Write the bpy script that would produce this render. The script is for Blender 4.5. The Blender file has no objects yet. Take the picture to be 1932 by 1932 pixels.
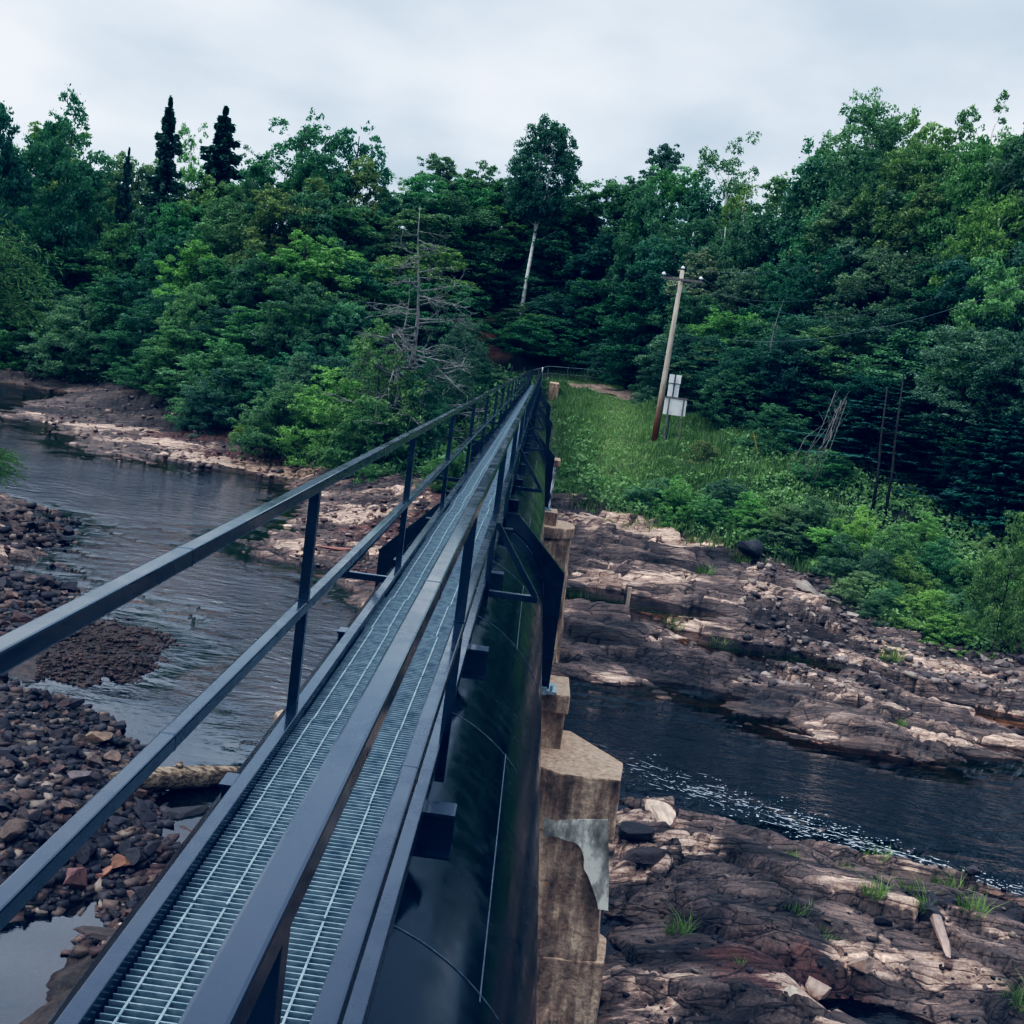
import bpy, bmesh, math, random
import numpy as np
from mathutils import Vector, Matrix

SC = bpy.context.scene
COL = SC.collection
rng = np.random.default_rng(7)
random.seed(7)

# ------------------------------------------------------------------ camera
CAM = np.array([0.0, 0.0, 8.5])
PITCH, YAW, ROLL = math.radians(-7.613), math.radians(0.753), math.radians(7.5)
FPX, HALF = 2745.0 / 2448 * 1932, 966.0
_F = np.array([-math.sin(YAW) * math.cos(PITCH), math.cos(YAW) * math.cos(PITCH), math.sin(PITCH)])
_R = np.array([math.cos(YAW), math.sin(YAW), 0.0])
_U = np.cross(_R, _F)
CX = math.cos(ROLL) * _R + math.sin(ROLL) * _U
CY = -math.sin(ROLL) * _R + math.cos(ROLL) * _U
cam = bpy.data.cameras.new('camera')
camo = bpy.data.objects.new('camera', cam)
COL.objects.link(camo)
cam.sensor_width = 36.0
cam.lens = 36.0 * 2745.0 / 2448
cam.clip_start, cam.clip_end = 0.05, 4000
M = Matrix(((CX[0], CY[0], -_F[0], CAM[0]), (CX[1], CY[1], -_F[1], CAM[1]), (CX[2], CY[2], -_F[2], CAM[2]), (0, 0, 0, 1)))
camo.matrix_world = M
SC.camera = camo


def at(px, py, Y):
    """survey helper: the point at distance Y down the valley seen in direction (px, py)"""
    d = _F + CX * (px - HALF) / FPX - CY * (py - HALF) / FPX
    return CAM + d * (Y / d[1])


# ------------------------------------------------------------------ noise
def _h(ix, iy, seed):
    n = (ix.astype(np.int64) * 374761393 + iy.astype(np.int64) * 668265263 + seed * 1442695041) & 0xFFFFFFFF
    n = ((n ^ (n >> 13)) * 1274126177) & 0xFFFFFFFF
    n = n ^ (n >> 16)
    return (n & 0xFFFFFF) / float(0x1000000)


def noise(x, y, seed=0):
    x, y = np.asarray(x, float), np.asarray(y, float)
    ix, iy = np.floor(x), np.floor(y)
    fx, fy = x - ix, y - iy
    u, v = fx * fx * fx * (fx * (fx * 6 - 15) + 10), fy * fy * fy * (fy * (fy * 6 - 15) + 10)

    def g(a, b):
        t = _h(ix + a, iy + b, seed) * 2 * math.pi
        return np.cos(t) * (fx - a) + np.sin(t) * (fy - b)
    return ((g(0, 0) * (1 - u) + g(1, 0) * u) * (1 - v) + (g(0, 1) * (1 - u) + g(1, 1) * u) * v) * 1.5


def fbm(x, y, seed=0, o=4):
    s, a = 0, 1.0
    for i in range(o):
        s = s + a * noise(x * 2 ** i, y * 2 ** i, seed + i * 17)
        a *= .5
    return s / 1.6


def cells(x, y, seed=0):
    """worley: distance to nearest, second nearest, id value, offset to the centre"""
    ix, iy = np.floor(x), np.floor(y)
    f1 = np.full(x.shape, 9.0); f2 = f1.copy(); idv = np.zeros(x.shape); ox = idv.copy(); oy = idv.copy()
    for a in (-1, 0, 1):
        for b in (-1, 0, 1):
            cx, cy = ix + a, iy + b
            px, py = cx + _h(cx, cy, seed), cy + _h(cx, cy, seed + 5)
            d = (px - x) ** 2 + (py - y) ** 2
            near = d < f1
            f2 = np.where(near, f1, np.minimum(f2, d))
            f1 = np.where(near, d, f1)
            idv = np.where(near, _h(cx, cy, seed + 9), idv)
            ox = np.where(near, x - px, ox); oy = np.where(near, y - py, oy)
    return np.sqrt(f1), np.sqrt(f2), idv, ox, oy


def sstep(a, b, x):
    t = np.clip((x - a) / (b - a), 0, 1)
    return t * t * (3 - 2 * t)


# ------------------------------------------------------------------ terrain heights
CP = np.array([
    # river bed, from the far left under the bridge to the right
    (-60, 95, -1), (-45, 75, -.9), (-30, 60, -1), (-22, 50, -1), (-15, 48, -1), (-12, 40, -.8), (-8, 36, -.8), (-4, 32, -.9), (-3, 26, -.9),
    (-6, 27, -.8), (-2, 22, -.9), (1, 26, -1), (5, 26.2, -1), (8, 24.3, -1), (12, 24, -1), (17, 24, -1), (26, 23, -1), (45, 22, -1), (-3, 18, -.6),
    (-1, 15, -.5), (1, 19, -.6), (-80, 120, -.9), (-120, 160, -.8), (-5.0, 23.5, -.6), (-6.2, 24.6, -.35), (18, 28, -.5),
    # left far shore
    (-36.7, 77.7, 0), (-32.9, 76.7, 0), (-24.5, 63.8, 0), (-21.4, 65.2, 0), (-18.2, 64.8, 0), (-13.7, 64, 0), (-11.4, 56, 0), (-10.3, 48, 0),
    (-9.5, 42, 0), (-7.2, 40.8, 0), (-5, 37, .05), (-2, 33.5, .1), (-28, 76, .35), (-20, 70, .5), (-14, 68, .6), (-8, 55, .7), (-6, 47, .6), (-3, 42, .7), (-1, 37, .4), (-1, 47, 1.4),
    (-54, 115, 1.1), (-50, 123, 1.2), (-38, 104, 1.2), (-26, 83, 1.3), (-19, 74, 1.3), (-14, 70, 1.3), (-11, 66, 1.5), (-5, 60, 2.0), (-1, 54, 2.4),
    # left near land
    (-21.8, 46.7, .1), (-18, 40, .15), (-16.5, 41, 0), (-15.6, 37.5, 0), (-15.7, 35, .0), (-13.2, 33, .05), (-12, 29.8, .1), (-14.5, 31.5, .35), (-11.3, 26.7, .15), (-9.3, 25, .03),
    (-9.4, 29.5, .06), (-8.6, 27, .04), (-9, 23.2, .3), (-8.2, 22, .25), (-7.4, 21, .12), (-6.7, 19.4, .22), (-7.3, 18, .5), (-6.4, 15.5, .4), (-5.4, 17.0, .2), (-4.6, 17, .05), (-4.7, 16, .1), (-3.9, 16.2, 0),
    (-5.7, 13.9, -.2), (-6.3, 14.4, -.2), (-5.3, 12.8, -.2), (-5.2, 14.9, -.14), (-5.6, 15.6, -.05), (-7, 13.5, -.2), (-6, 12, -.2), (-4.45, 14.1, .38), (-4.4, 13.0, .42), (-4.75, 12.6, .3), (-4.4, 15, .3), (-3.9, 13, .3), (-4.0, 11.5, .3), (-2.5, 12.5, -.1), (-2, 10, .3), (-9.7, 24.3, -.22), (-8.9, 23.7, -.25), (-8.1, 24.0, -.3), (-7.2, 24.4, -.4), (-10.2, 24.4, -.1), (-4.8, 18.1, -.12), (-5.1, 18.3, -.1),
    (-26, 45, 1.0), (-22, 34, 1.3), (-18, 24, 1.5), (-12, 17, 1.2), (-10, 10, 1.5), (-35, 40, 2), (-60, 60, 1.5), (-90, 90, 2), (-30, 15, 3), (-70, 20, 5),
    # near right ledge
    (2.6, 21.9, 0), (3.5, 22.2, 0), (4.7, 22, 0), (6, 21.3, 0), (7.2, 21.2, 0), (8.3, 20.8, 0), (9.2, 20.2, 0), (9.8, 19.8, 0), (13, 19.5, 0), (20, 19, .1), (40, 17, .2),
    (2.3, 19.8, .35), (3.4, 18, .6), (4.9, 16.7, .85), (7.3, 19, .45), (6.9, 16.6, .8), (8.5, 16.9, .7), (4.3, 14, .7), (5.8, 15.0, .15), (6.7, 14.9, .3), (7.6, 14.5, .4),
    (3, 14.7, .45), (2.1, 15.5, .1), (1.9, 13.2, -.2), (2.3, 12, -.1), (5, 11, .7), (10, 12, 1.2), (20, 12, 2), (12, 4, 3), (40, 8, 3),
    # far right rock shelf
    (1.85, 30.9, .0), (3.6, 30.7, 0), (5.4, 31, 0), (6.3, 29.5, 0), (7.4, 28.4, 0), (9.4, 27.8, 0), (11.4, 28, 0), (13, 29.2, -.03), (14.5, 30.2, -.05), (20, 31, 0), (30, 31, 0), (50, 32, 0),
    (1.6, 35, .6), (5, 34, .55), (9, 32.5, .5), (12, 31.5, .35), (3, 41, 1.4), (8, 39, 1.2), (15.3, 34, .5), (20, 36, .8), (30, 38, 1),
    (1.6, 51.8, 2.85), (3.5, 49.6, 2.6), (6.4, 48.5, 2.4), (8.4, 46.3, 2.15), (10.8, 45.2, 2), (12.5, 42, 1.55), (12.6, 39, 1.2), (14, 38.3, 1.1), (15.5, 37.7, 1), (18.5, 41.5, 1.5),
    (6, 59, 5.05), (2.5, 60, 4.3), (2, 70, 5.6), (10.8, 56.5, 5.5), (14, 55, 5.8), (16.5, 52, 5.0), (19.3, 46, 3.2), (24, 46, 3), (14, 47, 3.3), (10, 50, 3.7), (30, 50, 4), (50, 50, 5),
    (6, 85, 6.7), (4, 88, 6.9), (7.8, 82, 6.4), (2, 80, 6.2), (12, 78, 7), (18, 70, 7.5), (28, 65, 8), (50, 75, 12), (90, 60, 14),
    (-1.5, 86, 6.4), (-2, 75, 4.6), (-3, 66, 3.0), (-4, 92, 7.2), (-3.2, 95, 9.0), (-5, 100, 10.7), (0, 100, 9.5), (-2.6, 105, 13), (8, 100, 9.5), (15, 95, 9.5), (8, 115, 14), (30, 95, 12), (60, 110, 18),
    (-9, 80, 5.0), (-9, 70, 2.4), (-14, 85, 5.5), (-20, 88, 4.5), (-14, 105, 10), (-30, 100, 5), (-30, 120, 9), (-45, 125, 3), (-45, 145, 10), (-70, 150, 5), (-70, 180, 12), (-10, 130, 17), (30, 130, 20), (0, 170, 22), (80, 170, 25), (-110, 185, 8),
    (0, 8, .6), (0, 2, 2), (0, -8, 4.5), (-15, -20, 5), (15, -20, 5), (-80, -30, 8), (80, -30, 8), (120, 20, 10), (120, 120, 22),
], float)
TAN = [(4.2, 29.9, 3, .9), (8, 28.2, 1.6, .5), (13.4, 32.4, 3.2, .6), (11.5, 29.2, 1.5, .5), (2.9, 20.4, 1.0, .5), (3.4, 19.2, .9, .4), (-18, 67, 6, 1.5), (-13.5, 65.5, 4, 1.2), (-30, 77, 7, 1.2), (4.7, 14.9, .8, .5), (5.6, 15.9, .7, .4), (6.8, 16, .9, .25), (4, 48, 3, 1), (6.5, 46.8, 2.5, .8), (7.5, 14.2, .8, .4), (-7.5, 52, 3, 3), (3, 40, 2, 1), (12.5, 36, 3, .8), (8.8, 40.7, .8, .5), (4.9, 13.6, .5, .6), (-24, 71, 5, 1)]
DARKS = [(-46, 112, 12, 5), (-33, 96, 9, 5), (-24, 79, 6, 3), (-17, 72.5, 4, 1.6), (-30, 86, 6, 4), (-38, 84, 8, 2), (6, 43, 2.5, .8), (9.5, 36.5, 2.5, .8), (3, 34, 2, .6), (4.5, 32.6, 2, .4), (5.5, 18.3, 2, .5), (3.2, 15.6, 1.2, .5), (7, 18, 1.5, .5)]
RED = [(-17, 69, 5, 1.6), (-5, 48, 3, 4), (-9, 27.5, 2.5, 3), (-3, 55, 3, 3), (-22, 74, 5, 2), (-4, 40, 2, 2), (4.5, 15.2, 1.4, .8)]


def _tps_fit():
    P, z = CP[:, :2] / 10.0, CP[:, 2]
    d2 = ((P[:, None] - P[None]) ** 2).sum(-1)
    K = .5 * d2 * np.log(d2 + 1e-12)
    n = len(P)
    A = np.zeros((n + 3, n + 3))
    A[:n, :n] = K + np.eye(n) * 2e-3
    A[:n, n] = 1; A[:n, n + 1:] = P; A[n, :n] = 1; A[n + 1:, :n] = P.T
    return np.linalg.solve(A, np.r_[z, 0, 0, 0])


_W = _tps_fit()


def base_h(x, y):
    x = np.clip(np.asarray(x, float), -125, 125); y = np.clip(np.asarray(y, float), -40, 195)
    sh = x.shape
    q = np.stack([x.ravel(), y.ravel()], 1) / 10.0
    out = np.empty(len(q))
    P = CP[:, :2] / 10.0
    n = len(P)
    for i in range(0, len(q), 40000):
        s = q[i:i + 40000]
        d2 = (s[:, :1] - P[None, :, 0]) ** 2 + (s[:, 1:] - P[None, :, 1]) ** 2
        out[i:i + 40000] = (.5 * d2 * np.log(d2 + 1e-12)) @ _W[:n] + _W[n] + s @ _W[n + 1:]
    return out.reshape(sh)


_VX = [-160, -54, -38, -26, -19, -14, -11, -6, 0, 1.6, 3.5, 6.4, 8.4, 10.8, 12.3, 12.7, 14, 15.5, 18.5, 24, 40, 90]
_VY = [190, 117, 105, 83, 73.5, 68.5, 66, 59, 52.5, 51.5, 49.6, 48.5, 46.6, 45.2, 42.5, 39.2, 38.5, 38, 41, 43, 44, 46]


def veg_mask(x, y):
    n = fbm(x * .35, y * .35, 3, 3)
    a = sstep(-.5, 1.2, y - np.interp(x, _VX, _VY) + n * 1.6)
    b = sstep(0, 2.5, -(x + 11.5 + .22 * y) + n * 2) * (y < 60)
    c = sstep(10, 4, y) * (np.abs(x) > 4)
    return np.maximum(np.maximum(a, b), c)


def rock_h(x, y):
    wx, wy = fbm(x * .4, y * .4, 21, 3), fbm(x * .4, y * .4, 31, 3)
    s = .97 * x - .25 * y + wx * .9
    v = .25 * x + .97 * y + wy * .7
    f1, f2, i1, ox, oy = cells(s / 2.1, v / .85, 51)
    g1, g2, i2, qx, qy = cells(s / .75 + i1 * 9, v / .28, 61)
    m1, m2, i3, rx, ry = cells(s / .26 + i2 * 9, v / .10, 71)
    k1 = v / 1.7 + noise(s * .2, v * .1, 41) * 1.2 + (i1 - .5) * .5
    saw = (k1 - np.floor(k1))
    saw = np.where(saw < .16, saw / .16, (1 - saw) / .84)
    k2 = v / .5 + noise(s * .4, v * .3, 43) * 1.0 + i2 * .8
    saw2 = (k2 - np.floor(k2)); saw2 = np.where(saw2 < .2, saw2 / .2, (1 - saw2) / .8)
    rough = sstep(-.05, .45, fbm(x * .3 + 7, y * .3, 81, 2))         # broken rock here, smooth slabs there
    h = .24 * (saw - .5) + .09 * (saw2 - .5) * (.35 + .65 * rough)
    h += (i1 - .5) * .24 + (ox * (i1 * 13 % 1 - .5) * .45 + oy * (i1 * 29 % 1 - .5) * .3)
    rg = .18 + .82 * rough
    h += rg * ((i2 - .5) * .15 + (qx * (i2 * 17 % 1 - .5) * .22 + qy * (i2 * 7 % 1 - .5) * .16))
    h += rg * ((i3 - .5) * .055 + rx * (i3 * 11 % 1 - .5) * .05)
    h -= .15 * np.exp(-(f2 - f1) / .035) + .08 * rg * np.exp(-(g2 - g1) / .05)
    h += fbm(x * .9, y * .9, 91, 3) * .05 + fbm(s * 3, v * 9, 95, 3) * .014
    return h, i1, i2, np.exp(-(f2 - f1) / .05), rough, saw


POOLS = [(3.9, 38.0, 2.5, 1.1, .97), (7.2, 35.0, 2.8, .85, .62), (13.2, 32.5, 2.0, .42, .26), (5.75, 14.95, 1.0, .38, .18)]


def ground(x, y, full=False):
    x, y = np.asarray(x, float), np.asarray(y, float)
    b = base_h(x, y)
    vm = veg_mask(x, y)
    r, i1, i2, crack, rough, saw = rock_h(x, y)
    left = sstep(-3.2, -5.2, x) * sstep(34, 30, y)                     # gravelly shore on the near left: no ledges
    amp = (1 - vm) * (1 - .72 * left) * sstep(150, 90, y)
    far = sstep(-6, -10, x) * sstep(40, 60, y)
    z = b + r * amp * (1 - .35 * far)
    z += left * (1 - vm) * fbm(x * 1.3, y * 1.3, 111, 4) * .10
    z += vm * (fbm(x * .25, y * .25, 121, 3) * .5 + fbm(x * 1.5, y * 1.5, 125, 3) * .12)
    for px, py, a, c, zz in POOLS:
        ds = ((.97 * (x - px) - .25 * (y - py)) / a) ** 2 + ((.25 * (x - px) + .97 * (y - py)) / c) ** 2
        w = np.exp(-np.clip(ds + .35 * noise(x * 1.5, y * 1.5, 131), 0, 9) ** 2)
        z = z * (1 - w) + w * (zz - .22 + .1 * noise(x * 2, y * 2, 5))
    if full:
        return z, vm, i1, i2, crack, rough, left, saw
    return z


def H(x, y):
    return float(ground(np.array([x]), np.array([y]))[0])


# ------------------------------------------------------------------ node helpers
def mat(name):
    m = bpy.data.materials.new(name)
    m.use_nodes = True
    nt = m.node_tree
    return m, nt, nt.nodes['Principled BSDF'], nt.nodes['Material Output']


def nd(nt, typ, ins=None, **kw):
    n = nt.nodes.new(typ)
    for k, v in kw.items():
        setattr(n, k, v)
    for k, v in (ins or {}).items():
        if isinstance(v, bpy.types.NodeSocket):
            nt.links.new(v, n.inputs[k])
        else:
            n.inputs[k].default_value = v
    return n


def ramp(nt, fac, stops, interp='LINEAR'):
    n = nt.nodes.new('ShaderNodeValToRGB')
    n.color_ramp.interpolation = interp
    e = n.color_ramp.elements
    while len(e) < len(stops):
        e.new(.5)
    for el, (p, c) in zip(e, stops):
        el.position = p
        el.color = (*c, 1) if len(c) == 3 else c
    nt.links.new(fac, n.inputs[0])
    return n.outputs[0]


def mix(nt, a, b, fac, blend='MIX'):
    n = nt.nodes.new('ShaderNodeMix')
    n.data_type = 'RGBA'; n.blend_type = blend
    for sock, v in ((n.inputs[0], fac), (n.inputs[6], a), (n.inputs[7], b)):
        if isinstance(v, bpy.types.NodeSocket):
            nt.links.new(v, sock)
        else:
            sock.default_value = v if not isinstance(v, tuple) else (*v, 1)[:4]
    return n.outputs[2]


def texco(nt, kind='Object', scale=(1, 1, 1)):
    tc = nt.nodes.new('ShaderNodeTexCoord')
    mp = nd(nt, 'ShaderNodeMapping', {'Vector': tc.outputs[kind], 'Scale': scale})
    return mp.outputs[0]


def tnoise(nt, vec, scale, detail=4, rough=.55):
    return nd(nt, 'ShaderNodeTexNoise', {'Vector': vec, 'Scale': scale, 'Detail': detail, 'Roughness': rough}).outputs[0]


def bump(nt, hgt, strength, dist=.01, normal=None):
    n = nd(nt, 'ShaderNodeBump', {'Height': hgt, 'Strength': strength, 'Distance': dist})
    if normal is not None:
        nt.links.new(normal, n.inputs['Normal'])
    return n.outputs[0]


def painted_steel(name, base, r0, r1, grain=.06, coat=.4, ior=1.6):
    m, nt, b, o = mat(name)
    v = texco(nt)
    n1 = tnoise(nt, v, 1.3, 5); n2 = tnoise(nt, v, 90, 3); n3 = tnoise(nt, v, 9, 4)
    c = mix(nt, tuple(base), tuple(min(1, x * 1.8 + .004) for x in base), n3)
    n4 = tnoise(nt, v, 17, 2, .5)
    c = mix(nt, c, (.35, .38, .4), ramp(nt, n4, [(.775, (0, 0, 0)), (.80, (.6, .6, .6))]))
    nt.links.new(c, b.inputs['Base Color'])
    rr = nd(nt, 'ShaderNodeMapRange', {0: nd(nt, 'ShaderNodeMath', {0: n1, 1: n3}, operation='ADD').outputs[0], 1: .75, 2: 1.3, 3: r0 * .8, 4: r1 * 1.5}).outputs[0]
    nt.links.new(rr, b.inputs['Roughness'])
    b.inputs['IOR'].default_value = ior
    b.inputs['Coat Weight'].default_value = coat; b.inputs['Coat Roughness'].default_value = .08; b.inputs['Coat IOR'].default_value = 1.6
    b.inputs['Specular Tint'].default_value = (.50, .76, 1.0, 1)
    nt.links.new(bump(nt, n2, grain, .004), b.inputs['Normal'])
    return m


STEEL = painted_steel('black_paint', (.006, .011, .020), .13, .26)
PIPE = painted_steel('pipe_paint', (.002, .006, .009), .07, .2, .05, .0, 1.33)


def simple(name, stops, scale=8, rough=.7, bmp=.3, dist=.01, stretch=(1, 1, 1), metal=0, kind='Object'):
    m, nt, b, o = mat(name)
    v = texco(nt, kind, stretch)
    n = tnoise(nt, v, scale, 7, .62)
    nt.links.new(ramp(nt, n, stops), b.inputs['Base Color'])
    b.inputs['Roughness'].default_value = rough
    b.inputs['Metallic'].default_value = metal
    n2 = tnoise(nt, v, scale * 3.3, 6, .6)
    nt.links.new(bump(nt, n2, bmp, dist), b.inputs['Normal'])
    return m


GALV = simple('galvanised_steel', [(.35, (.17, .24, .28)), (.65, (.38, .47, .51))], 14, .4, .15, .002, metal=.35)
WELD = simple('weld_metal', [(.35, (.02, .03, .04)), (.6, (.10, .13, .16)), (.75, (.22, .26, .3))], 30, .4, .3, .003)
WOODPOLE = simple('weathered_pole', [(.3, (.28, .2, .14)), (.55, (.5, .41, .32)), (.75, (.6, .52, .43))], 3, .85, .4, .01, (6, 6, .6))
GREYWOOD = simple('grey_wood', [(.3, (.1, .09, .08)), (.7, (.27, .24, .22))], 4, .9, .5, .01, (5, 5, 1))
LOGWOOD = simple('driftwood', [(.28, (.012, .01, .01)), (.45, (.11, .075, .05)), (.6, (.34, .27, .19)), (.75, (.5, .43, .33))], 2.2, .85, .8, .02, (1.0, 7, 7))
WHITEPAINT = simple('sign_metal', [(.3, (.55, .56, .57)), (.6, (.78, .79, .8))], 2.5, .5, .05)
PORCELAIN = simple('porcelain', [(.3, (.72, .74, .76)), (.7, (.85, .86, .88))], 4, .2, .02)
WIRE = simple('wire_metal', [(.3, (.05, .07, .075)), (.7, (.12, .16, .16))], 4, .5, .05)
BARK = simple('bark', [(.3, (.012, .011, .01)), (.7, (.075, .065, .055))], 3, .95, .6, .03, (4, 4, 1))
DEADBARK = simple('dead_bark', [(.3, (.12, .118, .108)), (.7, (.33, .325, .30))], 3, .95, .5, .03, (4, 4, 1))
YELLOWPAINT = simple('yellow_paint', [(.3, (.28, .2, .05)), (.7, (.45, .34, .1))], 6, .6, .1)
DARKRAIL = simple('dark_rail', [(.3, (.02, .03, .035)), (.7, (.06, .08, .085))], 6, .5, .1)
GREYRAIL = simple('grey_rail', [(.3, (.07, .09, .1)), (.7, (.15, .18, .19))], 6, .5, .1)


def birch_bark():
    m, nt, b, o = mat('birch_bark')
    v = texco(nt, 'Object', (1, 1, 9))
    n = tnoise(nt, v, 1.1, 6, .7)
    nt.links.new(ramp(nt, n, [(.34, (.07, .06, .06)), (.41, (.66, .64, .62)), (.7, (.88, .86, .84))]), b.inputs['Base Color'])
    b.inputs['Roughness'].default_value = .8
    return m


BIRCH = birch_bark()


def concrete():
    m, nt, b, o = mat('stained_concrete')
    v = texco(nt); vs = texco(nt, 'Object', (3.2, 3.2, .5))
    a = tnoise(nt, v, 1.1, 7, .65); d = tnoise(nt, vs, 1.5, 6, .6); e = tnoise(nt, v, 14, 6, .7); li = tnoise(nt, v, 3.1, 3, .5)
    c = ramp(nt, a, [(.3, (.06, .04, .03)), (.42, (.22, .16, .12)), (.55, (.40, .31, .24)), (.70, (.60, .52, .43))])
    c = mix(nt, c, ramp(nt, d, [(.38, (.03, .024, .022)), (.5, (.28, .21, .165)), (.62, (.68, .60, .48))]), .5)
    c = mix(nt, c, ramp(nt, e, [(.3, (.35, .32, .3)), (.65, (1.1, 1.08, 1.05))]), .8, 'MULTIPLY')
    c = mix(nt, c, (.62, .24, .03), ramp(nt, li, [(.72, (0, 0, 0)), (.75, (1, 1, 1))]))
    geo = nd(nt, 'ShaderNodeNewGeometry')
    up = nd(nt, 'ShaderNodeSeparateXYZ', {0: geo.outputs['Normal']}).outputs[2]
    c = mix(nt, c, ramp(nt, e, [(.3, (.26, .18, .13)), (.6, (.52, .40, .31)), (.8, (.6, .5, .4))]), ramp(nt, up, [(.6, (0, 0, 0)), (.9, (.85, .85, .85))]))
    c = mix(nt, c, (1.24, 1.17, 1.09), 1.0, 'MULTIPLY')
    nt.links.new(c, b.inputs['Base Color'])
    b.inputs['Roughness'].default_value = .88
    n1 = bump(nt, e, .7, .04)
    nt.links.new(bump(nt, a, .9, .12, n1), b.inputs['Normal'])
    return m


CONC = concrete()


def ground_mat():
    m, nt, b, o = mat('ground_surface')
    v = texco(nt)
    va = nd(nt, 'ShaderNodeMapping', {'Vector': texco(nt), 'Rotation': (0, 0, math.radians(14)), 'Scale': (.45, 2.6, 2.6)}).outputs[0]
    at_ = nd(nt, 'ShaderNodeAttribute', attribute_name='Col')
    we = nd(nt, 'ShaderNodeAttribute', attribute_name='wet')
    n1 = tnoise(nt, va, 2.6, 9, .7); n2 = tnoise(nt, v, 22, 6, .7)
    k = mix(nt, ramp(nt, n1, [(.28, (.42, .42, .44)), (.5, (.95, .94, .93)), (.72, (1.5, 1.45, 1.4))]), ramp(nt, n2, [(.3, (.5, .5, .5)), (.7, (1.4, 1.4, 1.4))]), 1.0, 'MULTIPLY')
    rk = nd(nt, 'ShaderNodeAttribute', attribute_name='rock').outputs['Fac']
    tn = nd(nt, 'ShaderNodeAttribute', attribute_name='tan').outputs['Fac']
    # bedded, jointed rock: two sizes of blocks, offset along the strike
    vw = nd(nt, 'ShaderNodeTexNoise', {'Vector': v, 'Scale': 1.2, 'Detail': 3}).outputs['Color']
    vv = nd(nt, 'ShaderNodeVectorMath', {0: va, 1: nd(nt, 'ShaderNodeVectorMath', {0: vw, 1: (.55, .55, .55)}, operation='MULTIPLY').outputs[0]}, operation='ADD').outputs[0]
    A = nd(nt, 'ShaderNodeTexVoronoi', {'Vector': vv, 'Scale': .8}); A2 = nd(nt, 'ShaderNodeTexVoronoi', {'Vector': vv, 'Scale': .8}, feature='DISTANCE_TO_EDGE')
    B_ = nd(nt, 'ShaderNodeTexVoronoi', {'Vector': vv, 'Scale': 2.3}); B2 = nd(nt, 'ShaderNodeTexVoronoi', {'Vector': vv, 'Scale': 2.3}, feature='DISTANCE_TO_EDGE')
    ca = nd(nt, 'ShaderNodeSeparateColor', {0: A.outputs['Color']}).outputs[0]; cb = nd(nt, 'ShaderNodeSeparateColor', {0: B_.outputs['Color']}).outputs[1]
    def m2(a, b2, op, c2=None):
        d = {0: a, 1: b2}
        if c2 is not None: d[2] = c2
        return nd(nt, 'ShaderNodeMath', d, operation=op).outputs[0]
    tsum = m2(m2(m2(ca, .14, 'MULTIPLY_ADD', tn), m2(cb, .12, 'MULTIPLY'), 'ADD'), m2(n1, .55, 'MULTIPLY'), 'ADD')
    tmask = ramp(nt, tsum, [(.80, (0, 0, 0)), (.96, (1, 1, 1))])
    tcol = ramp(nt, n1, [(.35, (.33, .225, .175)), (.5, (.50, .36, .28)), (.68, (.66, .51, .41))])
    base = mix(nt, at_.outputs['Color'], tcol, m2(tmask, rk, 'MULTIPLY'))
    blk = mix(nt, ramp(nt, ca, [(0, (.76, .76, .77)), (1, (1.2, 1.18, 1.17))]), ramp(nt, cb, [(0, (.72, .72, .73)), (1, (1.25, 1.23, 1.22))]), 1.0, 'MULTIPLY')
    crk = mix(nt, ramp(nt, A2.outputs[0], [(.0, (.12, .11, .11)), (.025, (1, 1, 1))]), ramp(nt, B2.outputs[0], [(.0, (.45, .44, .44)), (.022, (1, 1, 1))]), 1.0, 'MULTIPLY')
    blk = mix(nt, (1, 1, 1), mix(nt, blk, crk, 1.0, 'MULTIPLY'), rk)
    c = mix(nt, mix(nt, base, k, 1.0, 'MULTIPLY'), blk, 1.0, 'MULTIPLY')
    nt.links.new(c, b.inputs['Base Color'])
    r = nd(nt, 'ShaderNodeMapRange', {0: we.outputs['Fac'], 1: 0., 2: 1., 3: .82, 4: .32}).outputs[0]
    nt.links.new(r, b.inputs['Roughness'])
    nn = bump(nt, n2, .4, .02)
    hb = m2(m2(cb, .5, 'MULTIPLY_ADD', ca), m2(m2(A2.outputs[0], .12, 'MINIMUM'), 4.0, 'MULTIPLY'), 'ADD')
    hb = m2(m2(hb, m2(m2(B2.outputs[0], .1, 'MINIMUM'), 3.0, 'MULTIPLY'), 'ADD'), rk, 'MULTIPLY')
    nn = bump(nt, hb, .8, .08, nn)
    nt.links.new(bump(nt, n1, .5, .045, nn), b.inputs['Normal'])
    return m


def stone_mat():
    m, nt, b, o = mat('river_stone')
    v = texco(nt)
    oi = nd(nt, 'ShaderNodeObjectInfo')
    n1 = tnoise(nt, v, 2.2, 8, .65)
    k = ramp(nt, n1, [(.28, (.45, .45, .46)), (.5, (.95, .94, .93)), (.75, (1.5, 1.45, 1.4))])
    c = mix(nt, oi.outputs['Color'], k, 1.0, 'MULTIPLY')
    nt.links.new(c, b.inputs['Base Color'])
    b.inputs['Roughness'].default_value = .62
    nt.links.new(bump(nt, n1, .5, .08), b.inputs['Normal'])
    return m


GROUND = ground_mat()
STONE = stone_mat()


def rubble_mat():
    m, nt, b, o = mat('loose_rubble')
    at_ = nd(nt, 'ShaderNodeAttribute', attribute_name='Col')
    n1 = tnoise(nt, texco(nt), 14, 6, .65)
    c = mix(nt, at_.outputs['Color'], ramp(nt, n1, [(.28, (.5, .5, .5)), (.72, (1.4, 1.4, 1.4))]), 1.0, 'MULTIPLY')
    nt.links.new(c, b.inputs['Base Color'])
    b.inputs['Roughness'].default_value = .65
    return m


RUBBLE = rubble_mat()


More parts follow.
